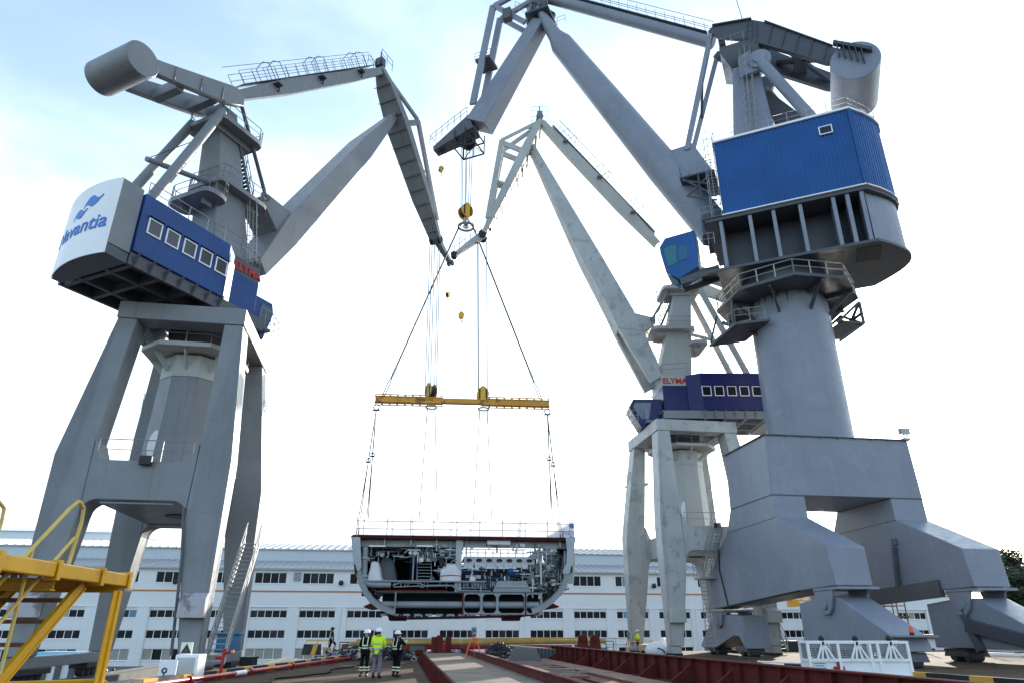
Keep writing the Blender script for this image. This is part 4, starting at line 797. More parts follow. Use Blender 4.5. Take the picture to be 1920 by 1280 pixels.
# nose and head frame
b = MB(U); b.loft([[(29.0, -1.0, 53.2), (29.0, 1.0, 53.2), (29.6, 1.0, 55.2), (29.6, -1.0, 55.2)], [(34.2, -.6, 51.9), (34.2, .6, 51.9), (34.3, .6, 52.5), (34.3, -.6, 52.5)]]); ns = b.build('jib_nose', M['dkgrey'], fly2, .02)
b = MB(U)
for y in (-1.0, 1.0): b.rail([(29.8, y, 55.0), (32.2, y, 53.8), (34.6, y * .8, 52.7)], 1.3, .8, .035)
b.path([(34.6, -.8, 54.0), (34.6, .8, 54.0)], .035); b.box(30.0, 34.4, -1.0, -.6, 52.9, 53.0); b.build('nose_railing', M['dark'], ns)
b = MB(U)
for z in (50.9, 52.4):
    for y in (-1.1, 1.1): b.beam((28.6, y, z), (31.2, y, z), .1, .16)
    for r in (28.6, 31.2): b.beam((r, -1.1, z), (r, 1.1, z), .1, .16)
for r in (28.6, 29.9, 31.2):
    for y in (-1.1, 1.1): b.beam((r, y, 50.9), (r, y, 53.4), .1, .1)
for y in (-1.1, 1.1): b.beam((28.6, y, 50.9), (29.9, y, 52.4), .07, .07); b.beam((31.2, y, 50.9), (29.9, y, 52.4), .07, .07)
b.build('head_frame', M['dark'], fly2)
for r, y, z, q in ((30.2, -.6, 52.3, .75), (30.2, 0, 52.3, .75), (30.2, .6, 52.3, .75), (33.4, 0, 52.0, .4)): MB(U).tube((r, y - .1, z), (r, y + .1, z), q, n=22).build('sheave', M['dark'], fly2)
b = MB(R); b.stair((-6.35, 7.2, 5.6), (-6.25, 4.6, 9.0), .7, (1, 0, 0)); b.slab([(-6.9, 6.9), (-5.8, 6.9), (-5.8, 8.6), (-6.9, 8.6)], 5.4, 5.55); b.rail([(-6.9, 6.9, 5.55), (-6.9, 8.6, 5.55)], 1.1, .5); b.ladder((-6.2, 8.4, .2), (-6.2, 8.4, 5.5), .5, (1, 0, 0)); b.build('access_stair', M['steel'], big)
# ------------------------------------------------------------------ hull block hanging over the slip
K = Fr(-4.3, 61, 6.3); TF, TB = -3.5, 4.5
za = lambda x, y, t=TF: K.pt(650 + x / 5.817, 960 + y / 5.817, t)
zb_ = lambda x, y, t=TF: K.pt(860 + x / 5.817, 960 + y / 5.817, t)
blk = thing('hull_block', 'open grey ship hull block full of machinery hanging from the yellow spreader beam', 'ship section', K.w(0, 0, 2.9))
outL = [za(*p) for p in ((45, 250), (55, 330), (75, 560), (95, 650), (130, 780), (180, 890), (250, 980), (340, 1050), (430, 1095), (510, 1118))]
outR = [zb_(*p) for p in ((1275, 265), (1262, 400), (1245, 560), (1222, 680), (1180, 800), (1120, 900), (1040, 980), (960, 1040), (880, 1085), (810, 1110))]
zk = za(800, 1124)[1]; zdk = (za(300, 250)[1] + zb_(900, 262)[1]) / 2; ztt = za(700, 868)[1]; zpl = za(700, 748)[1]
rL, rR = outL[0][0], outR[0][0]
def shift(pl, n):          # inward offset of an open outline towards the hull centre
    out = []
    for i, p in enumerate(pl):
        a = Vector(pl[max(0, i - 1)]); c = Vector(pl[min(len(pl) - 1, i + 1)]); d = (c - a).normalized(); q = Vector((-d.y, d.x)); m = Vector((-4.2, 7)) - Vector(p)
        if q.dot(m) < 0: q = -q
        out.append(tuple(Vector(p) + q * n))
    return out
for o, nm in ((outL, 'side_shell'), (outR, 'side_shell')):
    i = shift(o, .07); k = 5
    m = MB(K); m.side(o[:k + 1] + list(reversed(i[:k + 1])), TF, TB); m.build(nm, M['pipe'], blk, ang=50)
    m = MB(K); m.side(o[k:] + list(reversed(i[k:])), TF, TB); m.build('bilge_shell', M['pipe'], blk, ang=50)
    for t in (TF + .02, -1.2, 1.4, TB - .1):
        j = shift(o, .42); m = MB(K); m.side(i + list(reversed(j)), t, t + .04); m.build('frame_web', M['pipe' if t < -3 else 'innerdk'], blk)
        m = MB(K); jj = shift(o, .46); m.side(j + list(reversed(jj)), t - .06, t + .1); m.build('frame_flange', M['pipe'], blk)
for f_, pts in ((za, ((60, 268), (148, 268), (155, 420), (162, 600), (115, 648), (92, 640), (76, 560))), (zb_, ((1165, 268), (1268, 275), (1243, 560), (1224, 660), (1150, 668), (1128, 650), (1175, 560), (1182, 420)))):
    m = MB(K); m.side([f_(*p) for p in pts], TF - .05, TF - .01); m.build('side_frame', M['inner'], blk)
for f_, pts in ((za, ((78, 560), (95, 570), (118, 645), (95, 700), (86, 650))), (zb_, ((1236, 570), (1222, 600), (1212, 665), (1228, 662), (1240, 640)))):
    m = MB(K); m.side([f_(*p) for p in pts], TF - .08, TF + .3); m.build('knuckle_notch', M['dark'], blk)  # dark solid added to stand for the inset notch at the knuckle
b = MB(K); kp = [outL[-2], outL[-1], (-4.3, zk - .1), outR[-1], outR[-2]]
b.side([(r, z - .02) for r, z in kp] + [(r, z - .1) for r, z in reversed(kp)], TF - .01, TB); b.build('bottom_plating', M['deckedge'], blk)
for cx, s in ((za(235, 1005), -1), (zb_(1055, 1005), 1)):
    b = MB(K); b.side([(cx[0] - s * .35, cx[1] + .25), (cx[0] + s * .42, cx[1] - .12), (cx[0] + s * .30, cx[1] - .2), (cx[0] - s * .5, cx[1] - .1)], TF + .5, TB); b.build('bilge_keel', M['maroon'], blk)
for x0, x1, f in ((440, 640, za), (490, 680, zb_)):
    a, c = f(x0, 1118), f(x1, 1178); b = MB(K); b.side([(a[0], a[1]), (c[0] + .1, a[1]), (c[0], c[1]), (a[0] + .15, c[1])], TF + .6, TF + 3.0); b.build('docking_pad', M['deckedge'], blk, .02)
rb_ = za(1235, 0)[0]; re = zb_(1130, 0)[0]; h0, h1 = rb_ + .5, re - .5
b = MB(K); b.box(rL + .12, rR - .02, TF - .02, TF + 1.0, zdk - .28, zdk); b.box(rL + .12, h0, TF + 1.0, TB, zdk - .28, zdk); b.box(h1, rR - .02, TF + 1.0, TB, zdk - .28, zdk); b.build('main_deck', M['deckedge'], blk)
b = MB(K)
for r in [rL + .6 + i * (h0 - rL - .8) / 4 for i in range(5)] + [h1 + .3]: b.box(r - .05, r + .05, TF + .3, TB, zdk - .75, zdk - .28)
b.box(rL + .3, rR - .3, TF + .9, TF + .98, zdk - .8, zdk - .28)
for t in (-.8, 1.9, TB - .15): b.box(rL + .3, h0, t, t + .08, zdk - .8, zdk - .28)
b.build('deck_beam', M['inner'], blk)
def ringplate(m, r0, r1, z0, z1, w, c, t0, t1):
    o = [(r0, z0), (r1, z0), (r1, z1), (r0, z1)]; a, b_, e, f = r0 + w, r1 - w, z0 + w, z1 - w
    q = [(a + c, e), (b_ - c, e), (b_, e + c), (b_, f - c), (b_ - c, f), (a + c, f), (a, f - c), (a, e + c)]
    for t in (t0, t1):
        lp = [[o[0], o[1], q[1], q[0]], [o[1], q[2], q[1]], [o[1], o[2], q[3], q[2]], [o[2], q[4], q[3]], [o[2], o[3], q[5], q[4]], [o[3], q[6], q[5]], [o[3], o[0], q[7], q[6]], [o[0], q[0], q[7]]]
        for L_ in lp: m.face([(r, t, z) for r, z in L_])
    for i in range(8): p1, p2 = q[i], q[(i + 1) % 8]; m.face([(p1[0], t0, p1[1]), (p2[0], t0, p2[1]), (p2[0], t1, p2[1]), (p1[0], t1, p1[1])])
    for i in range(4): p1, p2 = o[i], o[(i + 1) % 4]; m.face([(p1[0], t0, p1[1]), (p2[0], t0, p2[1]), (p2[0], t1, p2[1]), (p1[0], t1, p1[1])])
bays_ = [za(440, 0)[0], za(590, 0)[0], za(940, 0)[0], za(1295, 0)[0], zb_(265, 0)[0], zb_(430, 0)[0], zb_(722, 0)[0], zb_(890, 0)[0]]
for i, (a, c) in enumerate(zip(bays_, bays_[1:])):
    if i > 2: m = MB(K); ringplate(m, a, c, zk + .1, ztt - .02, .1, .2, TF + .05, TF + .11); m.build('floor_web', M['pipe'], blk)
    if i in (0, 2, 3, 5, 6):
        w = MB(K); w.box(c - .05, c + .05, TF, TF + .5, zk + .1, ztt); w.build('longitudinal_girder', M['maroon'] if i in (2, 5) else M['pipe'], blk)
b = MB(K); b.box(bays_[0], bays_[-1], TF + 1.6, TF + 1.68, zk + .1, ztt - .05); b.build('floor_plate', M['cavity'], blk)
b = MB(K)
for i in range(12): r = bays_[0] + .5 + i * (bays_[-1] - bays_[0] - 1) / 11; b.tube((r, TF + 1.56, zk + .9), (r, TF + 1.59, zk + .9), .32, n=16)
b.build('lightening_hole', M['cavity'], blk)
b = MB(K)
for i in range(15): r = bays_[0] + .3 + i * (bays_[-1] - bays_[0] - .6) / 14; b.beam((r, TF + .2, zk + .06), (r, TF + 1.6, zk + .06), .5, .14, up=(0, 0, 1))
b.build('bottom_longitudinal', M['pipe'], blk)
b = MB(K); z_ = za(800, 1002)[1]; b.tube((za(450, 0)[0], TF + .5, z_), (zb_(870, 0)[0], TF + .5, z_), .26, n=18); b.build('ballast_main', M['pipe'], blk)
b = MB(K); b.box(bays_[0] - .3, bays_[-1] + .4, TF + .02, TB, ztt - .02, ztt + .06); b.build('tank_top', M['innerdk'], blk)
b = MB(K); b.box(za(430, 0)[0], za(1130, 0)[0], TF - .03, TF + .3, ztt + .07, za(0, 840)[1]); b.build('insert_plate', M['maroon'], blk)
rb_ = za(1235, 0)[0]                                            # centre bulkhead
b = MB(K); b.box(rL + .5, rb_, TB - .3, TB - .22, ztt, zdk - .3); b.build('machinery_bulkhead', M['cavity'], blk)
zmid = zb_(0, 510)[1]; re = zb_(1130, 0)[0]
b = MB(K); b.box(rb_, re, 2.2, 2.28, ztt, zmid - .25); b.build('machinery_bulkhead', M['innerdk'], blk)
b = MB(K); b.box(re - .6, re + .7, 1.6, 1.68, ztt, zdk - .3); b.build('wing_bulkhead', M['inner'], blk)
b = MB(K); b.box(rb_ - .02, rb_ + .06, TF + .4, TB, ztt, zdk - .28); b.box(rb_ - .22, rb_ + .26, TF + .3, TF + .36, ztt, zdk - .28); b.build('centre_bulkhead', M['inner'], blk)
b = MB(K); ra_, rc_ = zb_(75, 0)[0], zb_(830, 0)[0]; n = 7
for i in range(n): ringplate(b, ra_ + (rc_ - ra_) * i / n, ra_ + (rc_ - ra_) * (i + 1) / n, zmid - .3, zmid + .28, .15, .12, TF + .6, TF + .68)
b.build('flat_girder', M['inner'], blk)
b = MB(K); b.box(ra_, rc_ + .3, TF + .68, 2.2, zmid + .22, zmid + .3); b.build('machinery_flat', M['inner'], blk)
b = MB(K); p = [zb_(770, 475), zb_(905, 370), zb_(905, 475)]; b.side(p, TF + .5, 2.0); b.build('sloped_trunk', M['pipe'], blk)
b = MB(K); q0, q1 = zb_(315, 345), zb_(570, 282); b.box(q0[0], q1[0], TF + .2, TF + 1.2, q0[1], q1[1]); b.build('duct', M['tarpw'], blk, .03)
b = MB(K); b.side([zb_(370, 865), zb_(430, 745), zb_(735, 745), zb_(795, 865)], TF + .1, TF + 1.2); se = b.build('engine_seat', M['pipe'], blk, .02)
b = MB(K); y = zb_(0, 805)[1]; b.box(zb_(400, 0)[0], zb_(765, 0)[0], TF + .0, TF + .1, y - .03, y + .03)
for x in (550, 570): r = zb_(x, 0)[0]; b.box(r - .03, r + .03, TF + .02, TF + .1, zb_(0, 800)[1], zb_(0, 750)[1])
b.build('seat_rib', M['inner'], se)
b = MB(K); a, c = zb_(600, 720), zb_(735, 580); b.box(a[0], c[0], 2.05, 2.2, a[1], c[1]); dr_ = b.build('watertight_door', M['innerdk'], blk, .05)
b = MB(K); b.ringtube(((a[0] + c[0]) / 2, 2.0, a[1] + .55), .28, .05, 'y'); b.build('hand_wheel', M['inner'], dr_)
# ladder, cabinets, covered machines on the left
a, c = za(845, 745), za(845, 385); b = MB(K); b.stair((a[0], TF + .4, a[1]), (c[0], TF + 2.3, c[1]), 1.15, (1, 0, 0), rails=False); b.build('stair', M['pipe'], blk)
for x0, x1, mm in ((680, 705, 'blue'), (705, 745, 'pipe'), (748, 775, 'blue')):
    a, c = za(x0, 745), za(x1, 395); b = MB(K); b.box(a[0], c[0] - .02, TF + .9, TF + 1.4, a[1], c[1]); b.build('switch_cabinet', M[mm], blk, .02)
def cover(name, pts, mat, t0, t1, rope=None):
    b = MB(K); n = len(pts); cx = sum(p[0] for p in pts) / n; cz = sum(p[1] for p in pts) / n
    lp = []
    for t, s in ((t0, .80), (t0 + .18, .97), ((t0 + t1) / 2, 1.02), (t1 - .15, .96), (t1, .8)):
        lp.append([(cx + (r - cx) * s + .04 * math.sin(9 * i + t * 3), t + .06 * math.sin(5 * i), (cz + (z - cz) * (s if z > cz else 1))) for i, (r, z) in enumerate(pts)])
    b.loft(lp); o = b.build(name, M[mat], blk, ang=55)
    if rope:
        m = MB(K); m.path([(rope[0][0], t0 - .03, rope[0][1]), ((rope[0][0] + rope[1][0]) / 2, t0 - .06, rope[0][1] + .08), (rope[1][0], t0 - .03, rope[1][1])], .03, 5); m.build('lashing', M['red'], o)
cover('machine_cover', [za(*p) for p in ((215, 745), (225, 690), (245, 600), (265, 530), (300, 520), (345, 535), (362, 600), (375, 680), (395, 745))], 'tarpw', TF + .3, TF + 1.6)
cover('machine_cover', [za(*p) for p in ((345, 745), (335, 600), (345, 510), (380, 465), (470, 470), (505, 520), (530, 640), (545, 745))], 'tarpg', TF + 1.4, TF + 3.4)
cover('machine_cover', [za(*p) for p in ((1020, 748), (1022, 620), (1075, 590), (1100, 548), (1190, 550), (1225, 595), (1252, 640), (1252, 748))], 'tarpw', TF + .2, TF + 1.7, (za(1022, 690), za(1252, 690)))
cover('machine_cover', [za(*p) for p in ((900, 745), (905, 690), (935, 680), (965, 710), (960, 745))], 'tarpg', TF + .5, TF + 1.2)
cover('machine_cover', [zb_(*p) for p in ((118, 748), (125, 700), (140, 660), (160, 690), (185, 700), (198, 748))], 'tarpw', TF + .3, TF + 1.0)
# pipes
b = MB(K)
p1, p2, p3 = za(200, 370), za(185, 740), za(480, 785); b.path([(p1[0], TF + .35, p1[1]), (p2[0], TF + .3, p2[1])], .23, 16); b.path([(p2[0], TF + .3, p2[1] + .1), (p2[0] + .25, TF + .3, p3[1] + .08), (p2[0] + .6, TF + .3, p3[1]), (p3[0], TF + .3, p3[1])], .24, 16); b.ball((p2[0] + .1, TF + .3, p2[1] - .05), .26, 14, 8)
b.build('sea_pipe', M['pipe'], blk, ang=50)
b = MB(K)
for x, y in ((200, 490), (185, 690)): p = za(x, y); b.tube((p[0], TF + .33, p[1] - .05), (p[0], TF + .33, p[1] + .05), .33, n=16)
b.build('pipe_flange', M['inner'], blk)
b = MB(K); b.tube((za(200, 0)[0], TF + .1, zpl), (zb_(300, 0)[0], TF + .1, zpl), .07, n=8); b.build('handrail', M['pipe'], blk)
def run(name, pts, r, mat='pipe', t=TF + .2): b = MB(K); b.path([(p[0], t, p[1]) for p in pts], r, 8); b.build(name, M[mat], blk)
run('service_pipe', [za(500, 795), za(580, 760), za(790, 765), za(850, 800), za(1150, 795), za(1220, 850), za(1338, 850)], .06)
run('service_pipe', [za(510, 810), za(780, 800), za(840, 815)], .045)
run('service_pipe', [za(870, 790), za(1170, 790), za(1240, 820), zb_(300, 820)], .05, t=TF + .35)
run('service_pipe', [zb_(0, 850), zb_(350, 855)], .05); run('service_pipe', [zb_(245, 790), zb_(245, 1070)], .07)
b = MB(K)
rnd = random.Random(5)
for i in range(46):
    x = za(0, 0)[0] + 3.3 + rnd.random() * 9.5 if i < 30 else ra_ + rnd.random() * 2.4
    b = MB(K); b.tube((x, TF + .2 + rnd.random() * .4, zpl + .05), (x, TF + .25, ztt + .3 + rnd.random() * .3), .03 + .02 * rnd.random(), n=6); b.build('rail_stanchion', M['pipe'], blk)
def clutter(name, r0, r1, z0, z1, n, mats, seed, t0=TF + .3, t1=TF + 2.5, big=.5):
    rn = random.Random(seed); mm = {k: MB(K) for k in mats}
    for i in range(n):
        m = mm[rn.choice(mats)]; r = rn.uniform(r0, r1); z = rn.uniform(z0, z1); t = rn.uniform(t0, t1); k = rn.random(); l = rn.uniform(.25, 1.3) * big / .5
        if k < .34: m.tube((r - l / 2, t, z), (r + l / 2, t, z), rn.uniform(.025, .075), n=7)
        elif k < .66: m.tube((r, t, z - l / 2), (r, t, z + l / 2), rn.uniform(.025, .07), n=7)
        elif k < .74: m.path([(r, t, z), (r + l * .4, t - .1, z + l * .4), (r + l * .8, t, z + l * .4)], .04, 6)
        elif k < .86: s = rn.uniform(.08, .26); m.box(r - s, r + s, t - s * .6, t + s * .6, z - s * .7, z + s * .7)
        elif k < .94: m.ball((r, t, z), rn.uniform(.08, .2), 9, 6)
        else: m.tube((r, t - .06, z), (r, t + .06, z), rn.uniform(.1, .24), n=12)
    for k, m in mm.items():
        if m.f: m.build(name, M[k], blk)['kind'] = 'stuff'
clutter('pipework', rL + .9, rb_ - .4, zdk - 1.9, zdk - .9, 110, ['pipe', 'fit', 'fit', 'innerdk', 'dark'], 1)
clutter('pipework', ra_, rc_ + .8, zdk - 1.0, zdk - .6, 16, ['pipe', 'fit', 'innerdk'], 2, t1=TF + .8)
clutter('outfitting', ra_ + .2, rc_ + .6, zpl + .05, zpl + 1.1, 70, ['pipe', 'fit', 'blue', 'dark', 'tarpw'], 3)
clutter('outfitting', rc_ - .2, rR - 1.2, ztt + .3, zdk - 1.0, 160, ['pipe', 'fit', 'innerdk', 'dark', 'inner'], 4, big=.8)
clutter('outfitting', rb_ - 1.6, rb_ + .3, zpl + .8, zdk - .6, 60, ['pipe', 'fit', 'inner', 'dark'], 6)
clutter('valve_chest', zb_(230, 0)[0], zb_(370, 0)[0], ztt + .2, zpl, 40, ['pipe', 'dark', 'innerdk'], 7, big=.35)
clutter('valve_chest', zb_(760, 0)[0], rR - 1.0, ztt + .2, zpl + .2, 70, ['pipe', 'dark', 'innerdk', 'fit'], 8, big=.6)
clutter('bilge_fitting', rL + 1.6, bays_[0] - .2, zk + 1.4, ztt + .6, 20, ['innerdk', 'pipe', 'dark'], 9, big=.3)
for i in range(7): run('frame_stringer', [(re + .1 + i * .18, zpl), (re + .25 + i * .2, zdk - 1.0)], .06, 'inner', TF + .6 + .3 * i)
for i in range(9):
    x = ra_ + .4 + i * .72; b = MB(K); b.beam((x, TF + .7, zmid - .3), (x, TF + .7, zmid - .85), .06); b.build('cable_hanger', M['inner'], blk)
for i in range(10):
    x = ra_ + .5 + i * .62; b = MB(K); b.tube((x, TF + .55, zmid + .3), (x, TF + .55, zdk - .95), .035, n=6); b.build('guard_stanchion', M['steel'], blk)
run('guard_rail', [zb_(70, 395), zb_(760, 398)], .03, 'steel', TF + .55); run('guard_rail', [zb_(70, 430), zb_(760, 435)], .03, 'steel', TF + .55)
for x, f in ((330, za), (850, za)):
    p = f(x, 360); b = MB(K); b.box(p[0] - .65, p[0] + .65, TF + .3, TF + .5, p[1] - .05, p[1] + .06); b.build('light_fitting', M['white'], blk)
# weather screen of white sheeting on scaffold tubes round the deck
b = MB(K); hz = zdk + 1.35; r0, r1 = rL + .35, rR - .05
b.box(r0, r1, TF + .15, TF + .2, zdk + .02, hz); b.box(r0, r1, TB - .25, TB - .2, zdk + .02, hz); b.box(r0, r0 + .05, TF + .2, TB - .25, zdk + .02, hz); b.box(r1 - .05, r1, TF + .2, TB - .25, zdk + .02, hz)
scn = b.build('weather_screen', M['sheet'], blk)
b = MB(K); b.box(rb_ + .3, re - .4, TB - .12, TB - .08, zmid + .3, zdk - .02); b.build('end_sheet', M['sheet'], blk)
b = MB(K)
for h in (.5, 1.1): b.tube((r0, TF + .08, zdk + h), (r1, TF + .08, zdk + h), .028, n=6)
for i in range(10): x = r0 + .6 + i * (r1 - r0 - 1.0) / 9; b.tube((x, TF + .06, zdk), (x, TF + .06, zdk + 1.65), .03, n=6); b.ball((x, TF + .06, zdk + 1.1), .07, 8, 5)
b.build('scaffold_tube', M['steel'], scn)
text_mb('Nava', .45, lambda x, y, d: K.w(r1 - 1.0 + x, TF + .12 - d, zdk + .22 + y), .01, .15).build('lettering', M['logo'], scn)
b = MB(K); b.side([(r1 - .5, zdk + .95), (r1 - .3, zdk + 1.15), (r1 - .05, zdk + 1.05), (r1 - .02, zdk + 1.25), (r1 - .02, zdk + .8), (r1 - .25, zdk + .75)], TF + .11, TF + .14); b.build('emblem', M['logo'], scn)
# ------------------------------------------------------------------ spreader beam, slings, hooks
sp = thing('spreader_beam', 'long yellow rusty spreader beam with rows of lifting holes above the hull block', 'lifting beam', K.w(0, 0, 21))
e0, e1 = K.pt(703, 748, 0), K.pt(1030, 757, 0); bz = (e0[1] + e1[1]) / 2; br0, br1 = e0[0], e1[0]
m1, m2 = K.pt(830, 750, 0)[0], K.pt(903, 753, 0)[0]
tilt = (e1[1] - e0[1]) / (br1 - br0)
KT = lambda r, t, z: (r, t, bz + z + tilt * (r - (br0 + br1) / 2))
b = MB(K); b.loft([[KT(r, t, z) for t, z in ((-.25, -.24), (.25, -.24), (.25, .24), (-.25, .24))] for r in (br0 + .05, br1 - .05)]); b.build('main_box', M['beamyellow'], sp, .02)
for (a, c) in ((br0, m1), (m2, br1)):
    for s in (-1, 1):
        m = MB(K); n = 9
        for i in range(n):
            q0 = a + (c - a) * i / n; q1 = a + (c - a) * (i + 1) / n; z0, z1 = sorted((s * .24, s * .56)); mm = MB(K)
            ringplate(mm, q0, q1, 0, .32, .075, .05, -.06, .06)
            m.v += [K.w(*KT(*(lambda L_: (L_[0], L_[1], z0 + v[2]))((K.loc(v[0], v[1]))))) for v in mm.v]; m.f += [tuple(x + len(m.v) - len(mm.v) for x in f) for f in mm.f]
        m.build('pad_plate', M['beamyellow'], sp)
    for z in (-.27, .27): b = MB(K); b.loft([[KT(r, t, z + dz) for t, dz in ((-.32, -.03), (.32, -.03), (.32, .03), (-.32, .03))] for r in (a, c)]); b.build('flange', M['beamyellow'], sp)
text_mb('NAVANTIA', .3, lambda x, y, d: K.w(*KT(m1 - 2.35 + x, -.262 - d, -.08 + y)), .004).build('lettering', M['black'], sp)
def hook_block(name, label, p, s, mat, stripes=True, hook=True, turn=0, group=None, cat='crane hook'):
    root = thing(name, label, cat, p, group); f = Fr(p[0], p[1], turn); z = p[2]
    for sd in (-1, 1):
        o = [(.55 * s * math.cos(2 * math.pi * i / 20), z + .62 * s * math.sin(2 * math.pi * i / 20) + (.1 * s if i in (4, 5, 6) else 0)) for i in range(20)]
        b = MB(f); b.side(o, sd * .3 * s - .05 * s, sd * .3 * s + .05 * s); ck = b.build('cheek_plate', M[mat], root, .01)
        if stripes:
            for q in (-.3, .3): b = MB(f); y = sd * .36 * s; b.loft([[(q * s + a * s, y + e, z + c * s) for a, c in ((-.07, -.45), (.07, -.45), (.07, .45), (-.07, .45))] for e in (-.01, .01)]); b.build('stripe', M['black'], ck)
    b = MB(f)
    b.tube((0, -.2 * s, z), (0, .2 * s, z), .5 * s, n=24)
    b.build('sheave', M['dark'], root)
    if hook:
        b = MB(f); b.tube((0, 0, z - .55 * s), (0, 0, z - .95 * s), .13 * s, .11 * s, 12); b.build('swivel', M[mat], root)
        b = MB(f); pts = [(.28 * s * math.sin(a) - .0 * s, 0, z - 1.25 * s - .28 * s * -math.cos(a)) for a in [0 + i * .42 for i in range(11)]]
        for i, (u, v) in enumerate(zip(pts, pts[1:])): b.tube(u, v, (.11 - .006 * i) * s, (.11 - .006 * (i + 1)) * s, n=8)
        b.build('hook', M['steel'], root)
    return root
hl = K.pt(808, 735, 0); hr = K.pt(905, 739, 0)
pl_, pr_ = K.w(hl[0], 0, hl[1] + .1), K.w(hr[0], 0, hr[1])
hook_block('hook_block', 'dark hook block with pale cheek on the left half of the yellow beam', pl_, 1.05, 'tubeyellow', turn=-50, hook=False, group='hook blocks on the beam')
hook_block('hook_block', 'round yellow hook block with black stripes sitting right of the beam middle', pr_, 1.05, 'hookyellow', turn=8, hook=False, group='hook blocks on the beam')
pc = atY(873, 398, 61.7); pring = atY(874, 424, 61.4)
hook_block('hook_block', 'large yellow hook block of the big grey crane above the two black slings', pc, 1.3, 'hookyellow', turn=35, group='hook blocks')
pa = atY(827, 318, 63.3); pb = atY(840, 553, 64); pd = atY(865, 592, 61.5)
hook_block('auxiliary_hook', 'small yellow and black hook hanging below the nose of the big grey crane', pa, .55, 'hookyellow', turn=15, group='auxiliary hooks')
hook_block('auxiliary_hook', 'small narrow yellow hook seen edge on, higher of the two between the beam slings', pb, .5, 'hookyellow', stripes=False, turn=70, group='auxiliary hooks')
hook_block('auxiliary_hook', 'small round yellow hook lowest of those hanging inside the black sling triangle', pd, .55, 'hookyellow', stripes=False, turn=5, group='auxiliary hooks')
def ropes(parent, ends, r=.042):
    for p, q in ends: MB().tube(p, q, r, n=5).build('hoist_rope', M['rope'], parent)
tl_ = LF.w(26.0, 0, 39.3); ropes(left, [((tl_[0] + a, tl_[1] + c, tl_[2]), (pl_[0] + a, pl_[1] + c, pl_[2] + .4)) for a, c in ((-.55, 0), (-.35, .2), (-.05, -.1), (.3, .15), (.5, 0))])
tf_ = FF.w(18.7, 0, 39.0); ropes(far, [((tf_[0] + a, tf_[1] + c, tf_[2]), (pr_[0] + a, pr_[1] + c, pr_[2] + .4)) for a, c in ((-.45, 0), (-.4, .2), (.45, 0))])
tb_ = U.w(30.2, 0, 52.0); ropes(big, [((tb_[0] + a, tb_[1] + c, tb_[2]), (pc[0] + a * .8, pc[1] + c, pc[2] + .5)) for a, c in ((-.65, 0), (-.5, .3), (-.1, -.1), (.0, .2), (.35, .1), (.6, .2))])
n1_ = U.w(33.4, 0, 51.9); ropes(big, [((n1_[0] + a, n1_[1], n1_[2]), (pa[0] + a * .7, pa[1], pa[2] + .2)) for a in (-.5, .5)], .028)
ln_ = LF.w(29.0, 0, 38.3); ropes(left, [((ln_[0] + a, ln_[1], ln_[2]), (pb[0] + a, pb[1], pb[2] + .2)) for a in (-.18, .18)], .022)
fn_ = FF.w(20.8, 0, 36.9); ropes(far, [((fn_[0] + a, fn_[1], fn_[2]), (pd[0] + a, pd[1], pd[2] + .2)) for a in (-.3, .45)], .022)
# master ring and the two black slings
b = MB(); b.ringtube((pring[0], pring[1], pring[2] - .1), .8, .13, 'z', 20, 8); b.ball((pring[0], pring[1], pring[2] + .2), .3, 10, 8)
for s in (-1, 1): b.tube((pring[0], pring[1], pring[2] + 1.0), (pring[0] + s * .72, pring[1], pring[2] - .1), .1, n=8)
tag(b.build('master_link', M['steel']), 'grey steel master link under the big hook carrying two black slings', 'lifting ring')
for px, py, s, lab in ((719, 741, -1, 'long black wire sling from the big hook to the left end of the yellow beam'), (1014, 748, 1, 'long black wire sling from the big hook to the right end of the yellow beam')):
    e = K.pt(px, py, 0); q = Vector(K.w(e[0], 0, e[1])); p = Vector((pring[0] + s * .75, pring[1], pring[2] - .15)); root = thing('wire_sling', lab, 'sling', tuple(q), 'beam slings')
    k = p.lerp(q, .88); MB().tube(p, k, .085, n=8).build('rope', M['black'], root)
    for o in (-.13, .13): MB().path([k, k.lerp(q, .5) + Vector((o, 0, 0)), q + Vector((o * .7, 0, 0))], .05, 7).build('eye_loop', M['rope'], root)
    MB().tube(p.lerp(q, .85), p.lerp(q, .89), .12, n=10).build('ferrule', M['steel'], root)
# slings between beam and block
def lower_sling(p, q, lab, thick=.06, sh=.42, dbl=True):
    p, q = Vector(p), Vector(q); root = thing('lifting_sling', lab, 'sling', tuple(q), 'slings under the beam'); k = p.lerp(q, sh)
    MB().tube(p, k, thick, n=6).build('rope', M['rope'], root)
    if dbl:
        for o in (-.1, .1): MB().tube(k, q + Vector((o, 0, 0)), thick * .75, n=6).build('rope', M['rope'], root)
        b = MB(); b.ringtube(tuple(k), .17, .05, 'y', 12, 6); b.tube(k + Vector((-.22, 0, -.18)), k + Vector((.22, 0, -.18)), .06, n=8); b.build('shackle', M['dark'], root)
    else: MB().tube(k, q, thick * .8, n=6).build('rope', M['rope'], root)
zz = zdk + .02
dp = lambda px, py, t: K.w(K.pt(px, py, t)[0], t, zz)
L0, R0 = K.w(br0 + .2, 0, e0[1] - .5), K.w(br1 - .2, 0, e1[1] - .5)
for p, o in ((L0, 'left'), (R0, 'right')):
    root = thing('shackle', 'large shackle hanging under the %s end of the yellow beam' % o, 'shackle', p, 'beam end shackles')
    b = MB(); b.ringtube((p[0], p[1], p[2] - .25), .26, .07, 'y', 14, 6); b.build('bow', M['steel'], root); MB().tube((p[0] - .35, p[1], p[2] - .55), (p[0] + .35, p[1], p[2] - .55), .07, n=8).build('pin', M['dark'], root)
